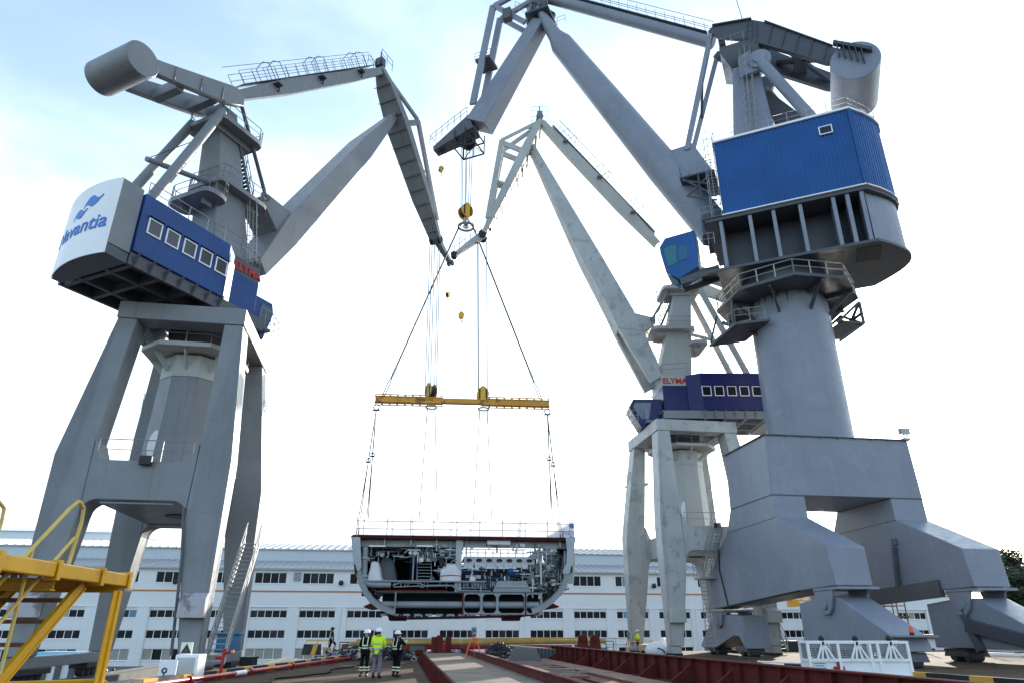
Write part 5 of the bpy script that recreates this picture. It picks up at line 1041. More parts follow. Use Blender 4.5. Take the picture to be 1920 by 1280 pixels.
L0 = (L0[0], L0[1], L0[2] - .6); R0 = (R0[0], R0[1], R0[2] - .6)
lower_sling(L0, dp(670, 996, TF + .1), 'sling from the left beam end to the front left corner of the block', sh=.43)
lower_sling(L0, dp(688, 985, 3.8), 'sling from the left beam end to the rear left of the block', sh=.33)
lower_sling(R0, dp(1053, 996, TF + .1), 'sling from the right beam end to the front right corner of the block', sh=.43)
lower_sling(R0, dp(1036, 985, 3.8), 'sling from the right beam end to the rear right of the block', sh=.33)
mL_, mR_ = K.w(hl[0] + .1, 0, bz - .8), K.w(hr[0] + .1, 0, bz - .8)
for c, tx in (((mL_), (784, 822)), ((mR_), (886, 924))):
    o = 'left' if c is mL_ else 'right'
    b = MB(); b.ringtube((c[0], c[1], c[2] + .15), .5, .08, 'z', 16, 6); tag(b.build('hanger_ring', M['steel']), 'steel ring under the beam below the %s hook block' % ('dark' if o == 'left' else 'round yellow'), 'lifting ring', 'rings under the beam')
    for i, x in enumerate(tx):
        lower_sling((c[0] + (-.35, .35)[i], c[1], c[2]), dp(x, 990, 0), 'thin %s sling leg from the ring under the %s hook block' % (('left', 'right')[i], ('dark', 'round yellow')[o == 'right']), .058, .1, False)
# ------------------------------------------------------------------ people
def skin_mesh(name, verts, edges, radii, mat, parent, lv=1, root_i=0):
    o = Vector(root_loc(parent)) if parent else Vector((0, 0, 0))
    me = bpy.data.meshes.new(name); me.from_pydata([tuple(Vector(v)) for v in verts], edges, []); ob = bpy.data.objects.new(name, me); COL.objects.link(ob)
    ob.modifiers.new('s', 'SKIN'); sv = me.skin_vertices[0].data
    for i, r in enumerate(radii): sv[i].radius = (r, r) if not isinstance(r, tuple) else r; sv[i].use_root = (i == root_i)
    ss = ob.modifiers.new('ss', 'SUBSURF'); ss.levels = ss.render_levels = lv
    dg = bpy.context.evaluated_depsgraph_get(); m2 = bpy.data.meshes.new_from_object(ob.evaluated_get(dg)); bpy.data.objects.remove(ob); bpy.data.meshes.remove(me)
    m2.name = name; m2.materials.clear(); m2.materials.append(mat); m2.shade_smooth()
    ob = bpy.data.objects.new(name, m2); COL.objects.link(ob)
    if parent: ob.parent = parent
    return ob
def person(label, loc, rz, top, legs, group, arms='down', bands=True, h=1.76, hat='hat', stride=0.0, hivis=False, fingers=True, lean=0.0):
    root = thing('person', label, 'person', loc, group); k = h / 1.76; ca, sa = math.cos(rad(rz)), math.sin(rad(rz))
    def T(p): x, y, z = p[0] * k, (p[1] + lean * max(0, p[2] - .9)) * k, p[2] * k; return (x * ca - y * sa, x * sa + y * ca, z)
    hipL, hipR = (-.10, 0, .92), (.10, 0, .92)
    s = stride
    kneeL, ankL, toeL = (-.11, .05 + s * .6, .50 + abs(s) * .25), (-.11, -.02 + s * .55, .10 + abs(s) * .42), (-.13, .17 + s * .6, .04 + abs(s) * .42)
    kneeR, ankR, toeR = (.11, .04 - s * .3, .50), (.12, -.03 - s * .7, .09), (.15, .15 - s * .7, .035)
    shL, shR = (-.19, 0, 1.43), (.19, 0, 1.43)
    A = {'down': ((.25, -.03, 1.15), (.27, .05, .90), (.27, .08, .80)), 'front': ((.25, .06, 1.16), (.17, .27, 1.12), (.12, .34, 1.13)), 'phone': ((.30, .14, 1.24), (.24, .30, 1.42), (.21, .33, 1.50)), 'hip': ((.33, -.10, 1.17), (.22, .08, 1.0), (.16, .13, .98))}
    aR = A[arms if isinstance(arms, str) else arms[1]]; aL = [(-x, y, z) for x, y, z in A[arms if isinstance(arms, str) else arms[0]]]
    V, E, Rr = [], [], []
    def ad(p, r, j=None):
        V.append(T(p)); Rr.append(r * k if not isinstance(r, tuple) else (r[0] * k, r[1] * k))
        if j is not None: E.append((j, len(V) - 1))
        return len(V) - 1
    pel = ad((0, 0, .95), .145); bel = ad((0, 0, 1.12), .135, pel); che = ad((0, 0, 1.33), .15, bel); ne0 = ad((0, -.01, 1.46), .075, che); ne = ad((0, .01, 1.53), .058, ne0); jaw = ad((0, .035, 1.585), .075, ne); hd = ad((0, .015, 1.66), .092, jaw); tp = ad((0, 0, 1.73), .07, hd)
    ad((0, .125, 1.63), .014, hd)
    for hp, kn, an, to in ((hipL, kneeL, ankL, toeL), (hipR, kneeR, ankR, toeR)):
        a = ad(hp, .095, pel); a = ad(kn, .06, a); a = ad(an, .032, a); ad(tuple(Vector(an).lerp(Vector(to), .45)), .016, a)
    for sh, ar in ((shL, aL), (shR, aR)):
        a = ad(sh, .07, che); a = ad(ar[0], .045, a); a = ad(ar[1], .032, a); p = ad(ar[2], .036, a)
        if fingers:
            w = Vector(ar[2]); d = (w - Vector(ar[1])).normalized(); sgn = -1 if sh[0] < 0 else 1; cr = d.cross(Vector((0, 1, .3))).normalized()
            inn = cr.cross(d).normalized()
            for i, (ln, off) in enumerate(((.07, -.027), (.08, -.009), (.076, .009), (.06, .027))):
                b_ = w + d * .05 + cr * off; q = ad(tuple(b_), .0095, p); q = ad(tuple(b_ + d * ln * .5 + inn * .012), .009, q); ad(tuple(b_ + d * ln * .9 + inn * .035), .0075, q)
            q = ad(tuple(w - cr * .035 + d * .015 + inn * .015), .011, p); ad(tuple(w - cr * .05 + d * .05 + inn * .03), .009, q)
    skin_mesh('body', V, E, Rr, M['skin'], root)
    def dress(name, chain, mat, lv=1):
        v, e, r = [], [], []
        for i, (p, rr, j) in enumerate(chain):
            v.append(T(p)); r.append(rr * k)
            if j is not None: e.append((j, i))
        return skin_mesh(name, v, e, r, mat, root, lv)
    pf = .02 if hivis else .0
    low = .80 if hivis else .90
    jk = [((0, 0, 1.10), .172 + pf, None), ((0, 0, low), .178 + pf, 0), ((0, 0, 1.33), .178 + pf, 0), ((0, -.01, 1.48), .088, 2)]
    for sh, ar in ((shL, aL), (shR, aR)):
        j = len(jk); jk += [(sh, .095 + pf * .5, 2), (ar[0], .07 + pf * .4, j), (tuple(Vector(ar[0]).lerp(Vector(ar[1]), .9)), .056 + pf * .4, j + 1)]
    dress('jacket', jk, M[top])
    tz = [((0, 0, .93), .155, None)]
    for hp, kn, an in ((hipL, kneeL, ankL), (hipR, kneeR, ankR)):
        j = len(tz); tz += [(hp, .108, 0), (kn, .085, j), (tuple(Vector(kn).lerp(Vector(an), .92)), .078, j + 1)]
    dress('trousers', tz, M[legs])
    for an, to in ((ankL, toeL), (ankR, toeR)):
        dress('boot', [((an[0], an[1], an[2] + .08), .072, None), ((an[0], an[1] - .02, an[2] - .03), .068, 0), (tuple(Vector(an).lerp(Vector(to), .6) + Vector((0, 0, -.02))), .06, 1), ((to[0], to[1], to[2] + .01), .055, 2)], M['boot'])
    def Lw(b): b.v = [tuple(Vector(T(q)) + Vector(loc)) for q in b.v]; return b
    m = MB(); m.ball((0, .0, 1.675), .132, 16, 8, (1, 1.15, .95), 0, .52); m.slab([(.14 * math.cos(a), .0 + .155 * math.sin(a) + (.05 if math.sin(a) > .3 else 0)) for a in [6.283 * i / 16 for i in range(16)]], 1.655, 1.672); Lw(m).build('helmet', M[hat], root)
    m = MB(); m.ball((0, -.02, 1.63), .1, 12, 6, (.98, 1, 1), .3, .72); Lw(m).build('hair', M['hair'], root)
    mt = M['silver'] if hivis else M['reflect']
    def ring(c, d, r, hgt, sx=1.0):
        m = MB(); c = Vector(c); d = Vector(d).normalized(); m.tube(c - d * hgt / 2, c + d * hgt / 2, r, n=16, cap=True); return Lw(m)
    if bands:
        for z in ((1.22, 1.04) if hivis else (1.17, 1.07)): ring((0, 0, z), (0, 0, 1), .183 + pf, .05).build('reflective_band', mt, root)
        for sh, ar in ((shL, aL), (shR, aR)):
            for q in (.35, .65): c = Vector(ar[0]).lerp(Vector(ar[1]), q); ring(c, Vector(ar[1]) - Vector(ar[0]), .07 + pf * .5, .04).build('reflective_band', mt, root)
        if not hivis:
            for kn, an in ((kneeL, ankL), (kneeR, ankR)):
                for q in (.35, .62): c = Vector(kn).lerp(Vector(an), q); ring(c, Vector(an) - Vector(kn), .092, .05).build('reflective_band', mt, root)
            for sx in (-1, 1):
                for yy in (.165, -.165): m = MB(); m.beam((sx * .10, yy, 1.18), (sx * .11, yy * .55, 1.5), .035, .015); Lw(m).build('reflective_band', mt, root)
    return root
person('person in dark overalls with pale bands and white helmet, facing the camera', (-6.05, 31.0, 0), 172, 'navycloth', 'navycloth', 'workers on the deck', 'down', h=1.74)
person('person seen from behind in a bright yellow jacket and grey trousers', (-5.38, 30.0, 0), -6, 'hivis', 'greycloth', 'workers on the deck', 'front', hivis=True, h=1.80)
p3 = person('person in dark overalls and white helmet holding a phone up at the block', (-4.72, 30.7, 0), -35, 'navycloth', 'navycloth', 'workers on the deck', 'phone', h=1.70)
m = MB(); pq = Vector((-4.72, 30.7, 0)); cph = pq + Vector((.17, .27, 1.51)); m.beam(cph - Vector((.07, 0, 0)), cph + Vector((.07, 0, .0)), .012, .075); tag(m.build('phone', M['black'], bevel=.004), 'dark phone held up in both hands by the person in overalls', 'phone')
person('person in black climbing the step at the far end of the striped kerb', (-13.95, 57.6, .1), -70, 'navycloth', 'navycloth', 'workers on the deck', 'down', bands=True, hat='black', stride=.45, h=1.82)
person('person in a bright yellow jacket standing at the survey tripod by the pale crane', (10.72, 63.4, 0), 75, 'hivis', 'navycloth', 'workers on the deck', 'front', hivis=True, bands=False, h=1.75)
for i, (px, Y, rz, top, hat, lab) in enumerate(((198, 54, 20, 'navycloth', 'hat', 'person low behind the kerb beside the yellow post, half hidden'), (211, 55, 160, 'navycloth', 'black', 'person with a dark cap low behind the kerb by the yellow post'), (247, 55, 0, 'navycloth', 'black', 'person with pale waist bands standing alone before the rust brown panel'), (264, 54, 120, 'navycloth', 'hat', 'person with white helmet, left of the three before the rust panel'), (270.5, 57, 200, 'navycloth', 'hat', 'person with white helmet, middle of the three before the rust panel'), (281, 55, 260, 'navycloth', 'hat', 'person with white helmet, right of the three before the rust panel'))):
    q = atY(px, 1258, Y); person(lab, (q[0], Y, GZ + .02), rz, top, 'navycloth', 'people in the lower yard', bands=(i == 2), hat=hat, fingers=True, h=1.74)
# ------------------------------------------------------------------ yellow access stair in the left foreground
ys = thing('access_stair', 'yellow steel stair and platform with looped handrails in the left foreground', 'stair', (-5.2, 7.5, 0))
Y_ = M['yellow']
def ibeam(name, p, q, w, h, mat=Y_, th=.022):
    p, q = Vector(p), Vector(q); m = MB(); d = (q - p).normalized(); a = d.cross(Vector((0, 0, 1)))
    if a.length < .1: a = Vector((1, 0, 0))
    a.normalize(); u = a.cross(d)
    m.beam(p, q, th, h - th * 2); m.beam(p + u * (h / 2 - th / 2), q + u * (h / 2 - th / 2), w, th); m.beam(p - u * (h / 2 - th / 2), q - u * (h / 2 - th / 2), w, th)
    return m.build(name, mat, ys, .004)
m = MB(); m.beam((-4.66, 5.2, 2.33), (-4.93, 9.2, 2.33), .08, .15); m.build('side_beam', Y_, ys, .012)
for Y in (6.55, 7.55, 8.5, 9.2):
    x = -4.66 - .0675 * (Y - 5.2); m = MB(); m.box(x - .08, x + .06, Y - .01, Y + .01, 2.23, 2.43); m.box(x + .055, x + .068, Y - .03, Y + .03, 2.23, 2.43); m.build('clamp_plate', Y_, ys)
ibeam('back_beam', (-4.95, 9.15, 2.27), (-8.2, 9.05, 2.27), .1, .17)
ibeam('back_beam', (-5.0, 7.9, 2.2), (-8.2, 7.8, 2.2), .1, .12)
m = MB(); m.slab([(-4.75, 5.6), (-4.98, 9.1), (-8.2, 9.0), (-8.0, 5.6)], 2.385, 2.405); m.build('platform_plate', M['rust'], ys)
ibeam('post', (-4.94, 9.1, 2.2), (-4.94, 9.1, 0), .115, .115)
for sx in (-5.07, -5.86): ibeam('stringer', (sx, 8.55, 2.25), (sx, 6.25, .05), .055, .14)
for i in range(9):
    t = (i + .6) / 9.4; m = MB(); m.box(-5.83, -5.1, 8.5 - 2.25 * t - .12, 8.5 - 2.25 * t + .12, 2.2 - 2.15 * t - .02, 2.2 - 2.15 * t + .02); m.build('tread', M['rust'], ys)
for sx in (-5.0, -5.93):
    m = MB(); pts = [(sx, 6.0, 1.05), (sx, 7.85, 3.02), (sx, 7.98, 3.12), (sx, 8.1, 3.06), (sx, 8.12, 2.9), (sx, 8.05, 2.3)]
    for p_, q_ in zip(pts, pts[1:]): m.tube(p_, q_, .02, n=8)
    m.tube((sx, 6.2, .75), (sx, 8.06, 2.72), .018, n=8); m.tube((sx, 7.4, 2.54), (sx, 7.4, 1.35), .018, n=8); m.tube((sx, 6.6, 1.7), (sx, 6.6, .6), .018, n=8); m.build('handrail', M['wornyellow'], ys)
yr = MB()
for z in (1.13, 1.02): yr.tube((-8.0, 9.6, z - .06), (-5.35, 9.95, z), .035, n=8)
yr.path([(-5.35, 9.95, 1.13), (-5.25, 9.95, 1.06), (-5.2, 9.95, .7), (-5.2, 9.95, 0)], .035, 8); yr.path([(-6.1, 9.85, .9), (-5.9, 9.9, 1.05), (-5.3, 9.95, 1.05)], .03, 8); yr.tube((-7.2, 9.7, 1.05), (-7.2, 9.7, 0), .035, n=8)
tag(yr.build('tube_barrier', Y_), 'low yellow tube barrier crossing the bottom left corner under the yellow stair', 'barrier')
# ------------------------------------------------------------------ left edge furniture
cab_ = thing('electrical_cabinet', 'white electrical cabinet standing behind the striped kerb by the left crane', 'cabinet', (-13.4, 27.8, -.4))
c0, c1 = atY(330, 1226, 27.5), atY(373, 1229, 27.5)
m = MB(); m.box(c0[0], c1[0], 27.5, 28.2, -.4, c0[2]); m.build('case', M['white'], cab_, .02)
m = MB(); m.box(c0[0] + .08, c1[0] - .12, 27.46, 27.5, -.35, c0[2] - .1); m.build('door', M['inner'], cab_, .01)
m = MB(); m.box(c0[0] - .6, c1[0] + 1.2, 27.2, 28.6, -2.59, -.4); tag(m.build('plinth', M['concrete']), 'concrete plinth under the white electrical cabinet', 'plinth')
q = atY(347, 1218, 28.0); sg = thing('warning_sign', 'pale warning sign with dark triangle above the white electrical cabinet', 'sign', (q[0], 28.1, c0[2]))
m = MB(); m.box(q[0] - .22, q[0] + .22, 28.1, 28.13, c0[2] + .0, q[2] + .27); m.build('board', M['cream'], sg)
m = MB(); z0 = q[2] - .1; m.side([(q[0] - .19, z0), (q[0] + .19, z0), (q[0], z0 + .32)], 28.085, 28.1); m.side([(q[0] - .08, z0 - .09), (q[0] + .08, z0 - .09), (q[0] + .08, z0 - .06), (q[0] - .08, z0 - .06)], 28.085, 28.1); m.build('triangle', M['black'], sg)
m = MB(); m.side([(q[0] - .08, z0 + .05), (q[0] + .08, z0 + .05), (q[0], z0 + .18)], 28.075, 28.085); m.build('symbol', M['rust'], sg)
a, c = atY(300, 1237, 26.6), atY(325, 1268, 26.6); nb = thing('notice_board', 'white notice board with a purple symbol beside the white electrical cabinet', 'sign', (a[0], 26.6, c[2]))
m = MB(); m.box(a[0], c[0] + .05, 26.6, 26.65, c[2] - .5, a[2]); m.build('board', M['white'], nb)
m = MB(); xc = a[0] + .22; m.ringtube((xc, 26.58, a[2] - .32), .075, .022, 'y', 14, 5); m.tube((xc, 26.58, a[2] - .4), (xc, 26.58, a[2] - .5), .02, n=6); m.box(xc - .08, xc + .06, 26.57, 26.6, a[2] - .62, a[2] - .55); m.build('symbol', M['navy'], nb)
q = atY(462, 1243, 39); m = MB(); m.box(q[0] - .3, q[0] + .35, 38.8, 39.6, -.6, q[2] + .25); m.box(q[0] - .33, q[0] + .38, 38.75, 39.65, q[2] + .25, q[2] + .32); m.build('case', M['black'])
tag(bpy.data.objects['case.001'] if 'case.001' in bpy.data.objects else m, 'black winch box with pale lid at the foot of the left crane rear leg', 'box'); bpy.data.objects['case.001'].name = 'winch_box'
# lower yard at the left
a, c = atY(55, 1236, 46), atY(192, 1264, 46); pn = thing('panel_fence', 'cream panels between dark posts low behind the yellow stair post', 'fence', (a[0], 46, GZ))
m = MB(); m.box(a[0] - 6, c[0], 46, 46.1, GZ, a[2] - .1); m.build('panel', M['tarpw'], pn)
m = MB(); m.box(a[0] - 6, c[0] + .1, 45.85, 46.2, a[2] - .1, a[2] + .02); m.build('top_rail', M['dark'], pn)
for i in range(13): x = c[0] - .2 - i * .85; m = MB(); m.box(x - .17, x + .17, 45.9, 46.0, GZ, a[2] - .1); m.build('post', M['dkgrey'], pn)
a, c = atY(70, 1221, 62), atY(156, 1233, 62); m = MB(); m.box(a[0], c[0], 62, 64.4, GZ, a[2]); tag(m.build('container', M['ltblue'], bevel=.05), 'light blue container with a white stripe behind the cream panel fence', 'container')
mm = MB(); mm.box(a[0] + 1.2, c[0] - .4, 61.93, 62.0, a[2] - .75, a[2] - .4); mm.build('stripe', M['white'], bpy.data.objects['container'])
a, c = atY(190, 1259, 60), atY(300, 1259, 60); m = MB(); m.box(a[0], c[0] + .3, 60, 60.3, GZ, a[2]); tag(m.build('boundary_wall', M['brick']), 'rust brown panel wall behind the people in the lower yard', 'wall')
# ------------------------------------------------------------------ deck furniture
S = Fr(-5.84, 49.03, 98.6)                                        # slip axis: r away from the camera, t to the left
rp = thing('launch_runway', 'maroon box runway with a worn grey top leading away from the camera', 'runway', S.w(-20, -1.2, 0))
m = MB(S); m.box(-38, 0, -2.5, -.04, .34, .4); m.build('top_plate', M['rampwood'], rp)
m = MB(S); m.box(-38, 0, -.04, .02, .0, .42); m.build('side_plate', M['maroon'], rp)
m = MB(S); m.box(-38, .4, -2.56, -2.5, .0, .66); m.box(-38, .4, -2.64, -2.42, .66, .69); m.build('upstand', M['maroon'], rp)
for i in range(26):
    r = -37 + i * 1.45; m = MB(S); m.loft([[(r, .03, 0), (r + .05, .03, 0), (r + .05, .03, .36), (r, .03, .36)], [(r, .42, 0), (r + .05, .42, 0), (r + .05, .2, .36), (r, .2, .36)]]); m.build('gusset', M['maroon'], rp)
m = MB(S); m.box(-.05, 0, -2.5, -.04, 0, .34); m.box(-.6, 0, .03, .5, 0, .55); m.build('end_plate', M['maroon'], rp)
for (px, py0, py1, w) in ((813, 1193, 1221, .32), (823.5, 1190, 1219, .36), (840, 1193, 1221, .34)):
    a = atY(px, py1, 48.2); t_ = atY(px, py0, 48.2); m = MB(); m.box(a[0] - w / 2, a[0] + w / 2, 48.1, 48.5, .4, t_[2]); m.box(a[0] - w / 2 - .2, a[0] + w / 2 + .2, 47.9, 48.7, .4, .46)
    tag(m.build('stop_post', M['maroon'], bevel=.02), {813: 'left of three maroon stop posts at the far end of the runway', 823.5: 'tallest middle one of three maroon stop posts on the runway end', 840: 'right of three maroon stop posts at the far end of the runway'}[px], 'post', 'stop posts on the runway')
# long yellow tubes on trestles
y0, y1 = atY(655, 1206, 52), atY(1135, 1201, 57)
for i, (dy, dz, lab) in enumerate(((0, 0, 'front one of the long worn yellow tubes lying across the deck'), (.5, .12, 'rear upper one of the long worn yellow tubes lying across the deck'))):
    m = MB(); m.tube((y0[0] - (0 if i == 0 else -.4), y0[1] + dy, y0[2] + dz), (y1[0] - i * 1.1, y1[1] + dy, y1[2] + dz), .16, n=16); tag(m.build('steel_tube', M['tubeyellow']), lab, 'tube', 'yellow tubes')
for s in (.25, .62, .9):
    p = Vector(y0).lerp(Vector(y1), s); m = MB(); m.box(p.x - .5, p.x + .5, p.y - .3, p.y + .9, 0, p.z - .2); tag(m.build('trestle', M['dkgrey']), {.25: 'dark block carrying the left part of the yellow tubes', .62: 'dark block carrying the middle of the yellow tubes', .9: 'dark block carrying the right end of the yellow tubes'}[s], 'trestle', 'tube trestles')
# right red girder
g0, g1 = Vector((2.6, 48.1, 0)), Vector((9.9, 8.2, 0)); gd = (g1 - g0).normalized(); G = Fr(g0.x, g0.y, math.degrees(math.atan2(gd.y, gd.x)))
gr_ = thing('plate_girder', 'long maroon plate girder with ribs and foot brackets on the right of the deck', 'girder', tuple(g0)); GL = (g1 - g0).length
m = MB(G); m.box(0, GL, -.02, .02, .03, .8); m.build('web', M['maroon'], gr_)
m = MB(G); m.box(0, GL, -.17, .17, .8, .84); m.build('top_flange', M['maroon'], gr_)
m = MB(G); m.box(0, GL, -.2, .2, 0, .03); m.build('bottom_flange', M['maroon'], gr_)
for i in range(34): r = .4 + i * 1.18; m = MB(G); m.box(r - .02, r + .02, -.16, -.02, .03, .8); m.build('rib', M['maroon'], gr_)
for i in range(12):
    r = 2.4 + i * 3.2; m = MB(G); m.loft([[(r + q, -.17, .04), (r + q, -.9, .04), (r + q, -.9, .12), (r + q, -.17, .62)] for q in (-.03, .03)]); m.box(r - .3, r + .3, -1.0, -.2, .0, .04); m.build('foot_bracket', M['maroon'], gr_)
for i, (px, Y, lab) in enumerate(((1094, 46.5, 'left of two stout maroon bearing blocks on the girder end'), (1117, 46.5, 'right of two stout maroon bearing blocks on the girder end'))):
    a = atY(px, 1215, Y); t_ = atY(px, 1189, Y); m = MB(); z1 = t_[2]; x = a[0]
    m.loft([[(x - .48, yy, 0), (x + .36, yy, 0), (x + .36, yy, .6), (x + .26, yy, z1 - .1), (x + .12, yy, z1), (x - .14, yy, z1), (x - .26, yy, z1 - .12)] for yy in (Y, Y + .55)]); m.tube((x, Y - .1, z1 - .25), (x, Y + .65, z1 - .25), .16, n=14)
    tag(m.build('bearing_block', M['maroon'], bevel=.02), lab, 'block', 'bearing blocks')
# plates and timbers between runway and girder
for i in range(16):
    r = -3 - i * 1.25; w = random.uniform(2.2, 3.4); x = random.uniform(-.2, .4); m = MB(S); m.box(r, r + random.uniform(.35, .75), -3.1 - w - x, -3.0 - x, .02 + .012 * (i % 3), .14 + .03 * random.random())
    tag(m.build('timber', M['rampwood'] if i % 3 else M['rust']), 'flat timber lying in the row between the runway and the girder', 'timber', 'timbers between runway and girder')
m = MB(S); m.box(-30, -4.5, -7.3, -6.2, .02, .16); tag(m.build('slide_plate', M['rust'], bevel=.02), 'long rusty slide plate along the foot of the maroon girder', 'plate')
m = MB(S); m.box(-32, -12.5, -6.0, -5.3, .02, .1); tag(m.build('slide_plate', M['maroon'], bevel=.02), 'narrow maroon plate between the timbers and the rusty slide plate', 'plate')
a = atY(985, 1246, 42); m = MB(); m.loft([[(a[0] - 1.0, 42, 0), (a[0] + 1.0, 42, 0), (a[0] + 1.0, 43.4, 0), (a[0] - 1.0, 43.4, 0)], [(a[0] - .65, 42.2, .85), (a[0] + .6, 42.2, .8), (a[0] + .6, 43.1, .8), (a[0] - .65, 43.1, .85)]]); tag(m.build('concrete_block', M['concrete'], bevel=.04), 'tapered grey concrete block on the deck right of the runway', 'block')
a, c = atY(955, 1210, 50), atY(1040, 1212, 47); m = MB(); m.loft([[(a[0], 50, 0), (a[0], 51.6, 0), (a[0], 51.6, .75), (a[0], 50, .75)], [(c[0], 47, 0), (c[0], 48.6, 0), (c[0], 48.6, .6), (c[0], 47, .6)]]); pb_ = tag(m.build('pontoon_box', M['dkgrey'], bevel=.02), 'dark grey corrugated steel box with pale lid behind the concrete block', 'box')
m = MB(); m.loft([[(a[0] - .05, 49.9, .75), (a[0] - .05, 51.7, .75), (a[0] - .05, 51.7, .8), (a[0] - .05, 49.9, .8)], [(c[0] + .05, 46.9, .6), (c[0] + .05, 48.7, .6), (c[0] + .05, 48.7, .65), (c[0] + .05, 46.9, .65)]]); m.build('lid', M['rampwood'], pb_)
for i in range(14): f = i / 13; x = a[0] + (c[0] - a[0]) * f; m = MB(); m.box(x - .05, x + .05, 49.86 - 3 * f, 50 - 3 * f, 0, .74 - .15 * f); m.build('corrugation', M['dkgrey'], pb_)
# chain heaps
def heap(x0, x1, y0, y1, h, n, name, lab, seed):
    rn = random.Random(seed); m = MB(); mi = []
    for i in range(n):
        u, v = rn.random(), rn.random(); zz = h * (1 - abs(2 * u - 1) ** 2) * (1 - abs(2 * v - 1) ** 2) * rn.uniform(.5, 1); c = Vector((x0 + (x1 - x0) * u, y0 + (y1 - y0) * v, .07 + zz)); ax = Vector((rn.gauss(0, 1), rn.gauss(0, 1), rn.gauss(0, .5))).normalized(); bx = ax.orthogonal().normalized(); nf = len(m.f)
        R1, R2 = rn.uniform(.16, .26), rn.uniform(.1, .15); pts = [tuple(c + ax * R1 * math.cos(6.283 * j / 9) + bx * R2 * math.sin(6.283 * j / 9)) for j in range(10)]
        m.path(pts, .042, 5); k = 0 if rn.random() < .7 else 1; mi += [k] * (len(m.f) - nf)
    o = m.build(name, [M['dark'], M['steel']]); o['kind'] = 'stuff'; o['label'] = lab; o['category'] = 'chain heap'
    for p_, k in zip(o.data.polygons, mi): p_.material_index = k
a, c = atY(765, 1230, 47), atY(640, 1222, 53)
heap(c[0] - .2, atY(780, 1230, 47)[0], 46.5, 52.5, .75, 420, 'chain_heap', 'heap of dark chain behind the group of workers', 3)
heap(atY(905, 1235, 46)[0], atY(968, 1235, 46)[0], 45.5, 49.5, .9, 300, 'chain_heap', 'heap of dark and bright chain right of the runway end', 4)
# deck end: railing, red main, stand, extinguisher
m = MB(); m.rail([(-11.2, 63.6, 0), (11.5, 66.6, 0)], 1.05, 2.2, .035); tag(m.build('deck_railing', M['steel']), 'grey tube railing along the far end of the deck', 'railing')
m = MB(); m.tube((-9, 60.6, .45), (5, 62.8, .45), .16, n=12); tag(m.build('fire_main', M['red']), 'red fire main pipe crossing the far end of the deck behind the chains', 'pipe')
a = atY(831, 1211, 51); ex = thing('fire_extinguisher', 'red fire extinguisher standing behind the stop posts of the runway', 'extinguisher', (a[0], 51, .4))
m = MB(); m.tube((a[0], 51, .4), (a[0], 51, a[2] + .1), .2, n=14); m.ball((a[0], 51, a[2] + .1), .2, 12, 6); m.build('cylinder', M['red'], ex); m = MB(); m.box(a[0] - .06, a[0] + .14, 50.95, 51.05, a[2] + .28, a[2] + .38); m.build('valve', M['black'], ex)
m = MB(); m.box(a[0] - .4, a[0] + .4, 50.7, 51.4, 0, .4); tag(m.build('extinguisher_stand', M['concrete']), 'concrete stand under the red fire extinguisher', 'stand')
m = MB(); q = atY(783, 1222, 49.5); m.box(q[0] - .55, q[0] + .45, 49.5, 50.3, 0, .85); m.box(q[0] - .7, q[0] + .6, 49.4, 50.4, .85, .92); tag(m.build('work_bench', M['concrete'], bevel=.02), 'pale grey bench block left of the stop posts', 'bench')
# survey instruments
def tripod(p, h, lab, sc_=1.0):
    x, y, z = p; root = thing('survey_tripod', lab, 'tripod', p, 'survey tripods'); top = z + h - .38
    for a_ in (90, 210, 330):
        c, s = math.cos(rad(a_)), math.sin(rad(a_)); m = MB(); m.beam((x + .08 * c, y + .08 * s, top), (x + .55 * c, y + .55 * s, z), .036, .036); m.beam((x + .14 * c - .03 * s, y + .14 * s + .03 * c, top - .1), (x + .36 * c, y + .36 * s, z + .55), .03, .03); m.build('leg', M['scaf'] if sc_ > 1 else M['orange'], root)
    m = MB(); m.tube((x, y, top - .03), (x, y, top + .06), .11, n=14); m.build('head', M['red'], root)
    m = MB(); m.box(x - .11, x + .11, y - .1, y + .1, top + .06, top + .14); m.box(x - .13, x - .07, y - .08, y + .08, top + .14, top + .36); m.box(x + .07, x + .13, y - .08, y + .08, top + .14, top + .36); m.box(x - .07, x + .07, y - .09, y + .09, top + .17, top + .36); m.box(x - .13, x + .13, y - .05, y + .05, top + .36, top + .41); m.tube((x, y - .16, top + .26), (x, y + .12, top + .26), .05, n=12); o = m.build('total_station', M['inst'], root, .01)
    m = MB(); m.tube((x, y - .165, top + .26), (x, y - .16, top + .26), .042, n=12); m.build('lens', M['glass'], o)
m = MB(); q = atY(888, 1230, 38); m.box(q[0] - .75, q[0] + .75, 37.4, 38.6, 0, .3); tag(m.build('survey_stand', M['concrete'], bevel=.02), 'low concrete stand under the orange survey tripod', 'stand')
tripod((q[0], 38, .3), 1.55, 'orange survey tripod with a green instrument right of the runway')
q = atY(1180, 1212, 63); tripod((q[0], 63, .0), 1.55, 'brown survey tripod beside the person in yellow at the pale crane', 2)
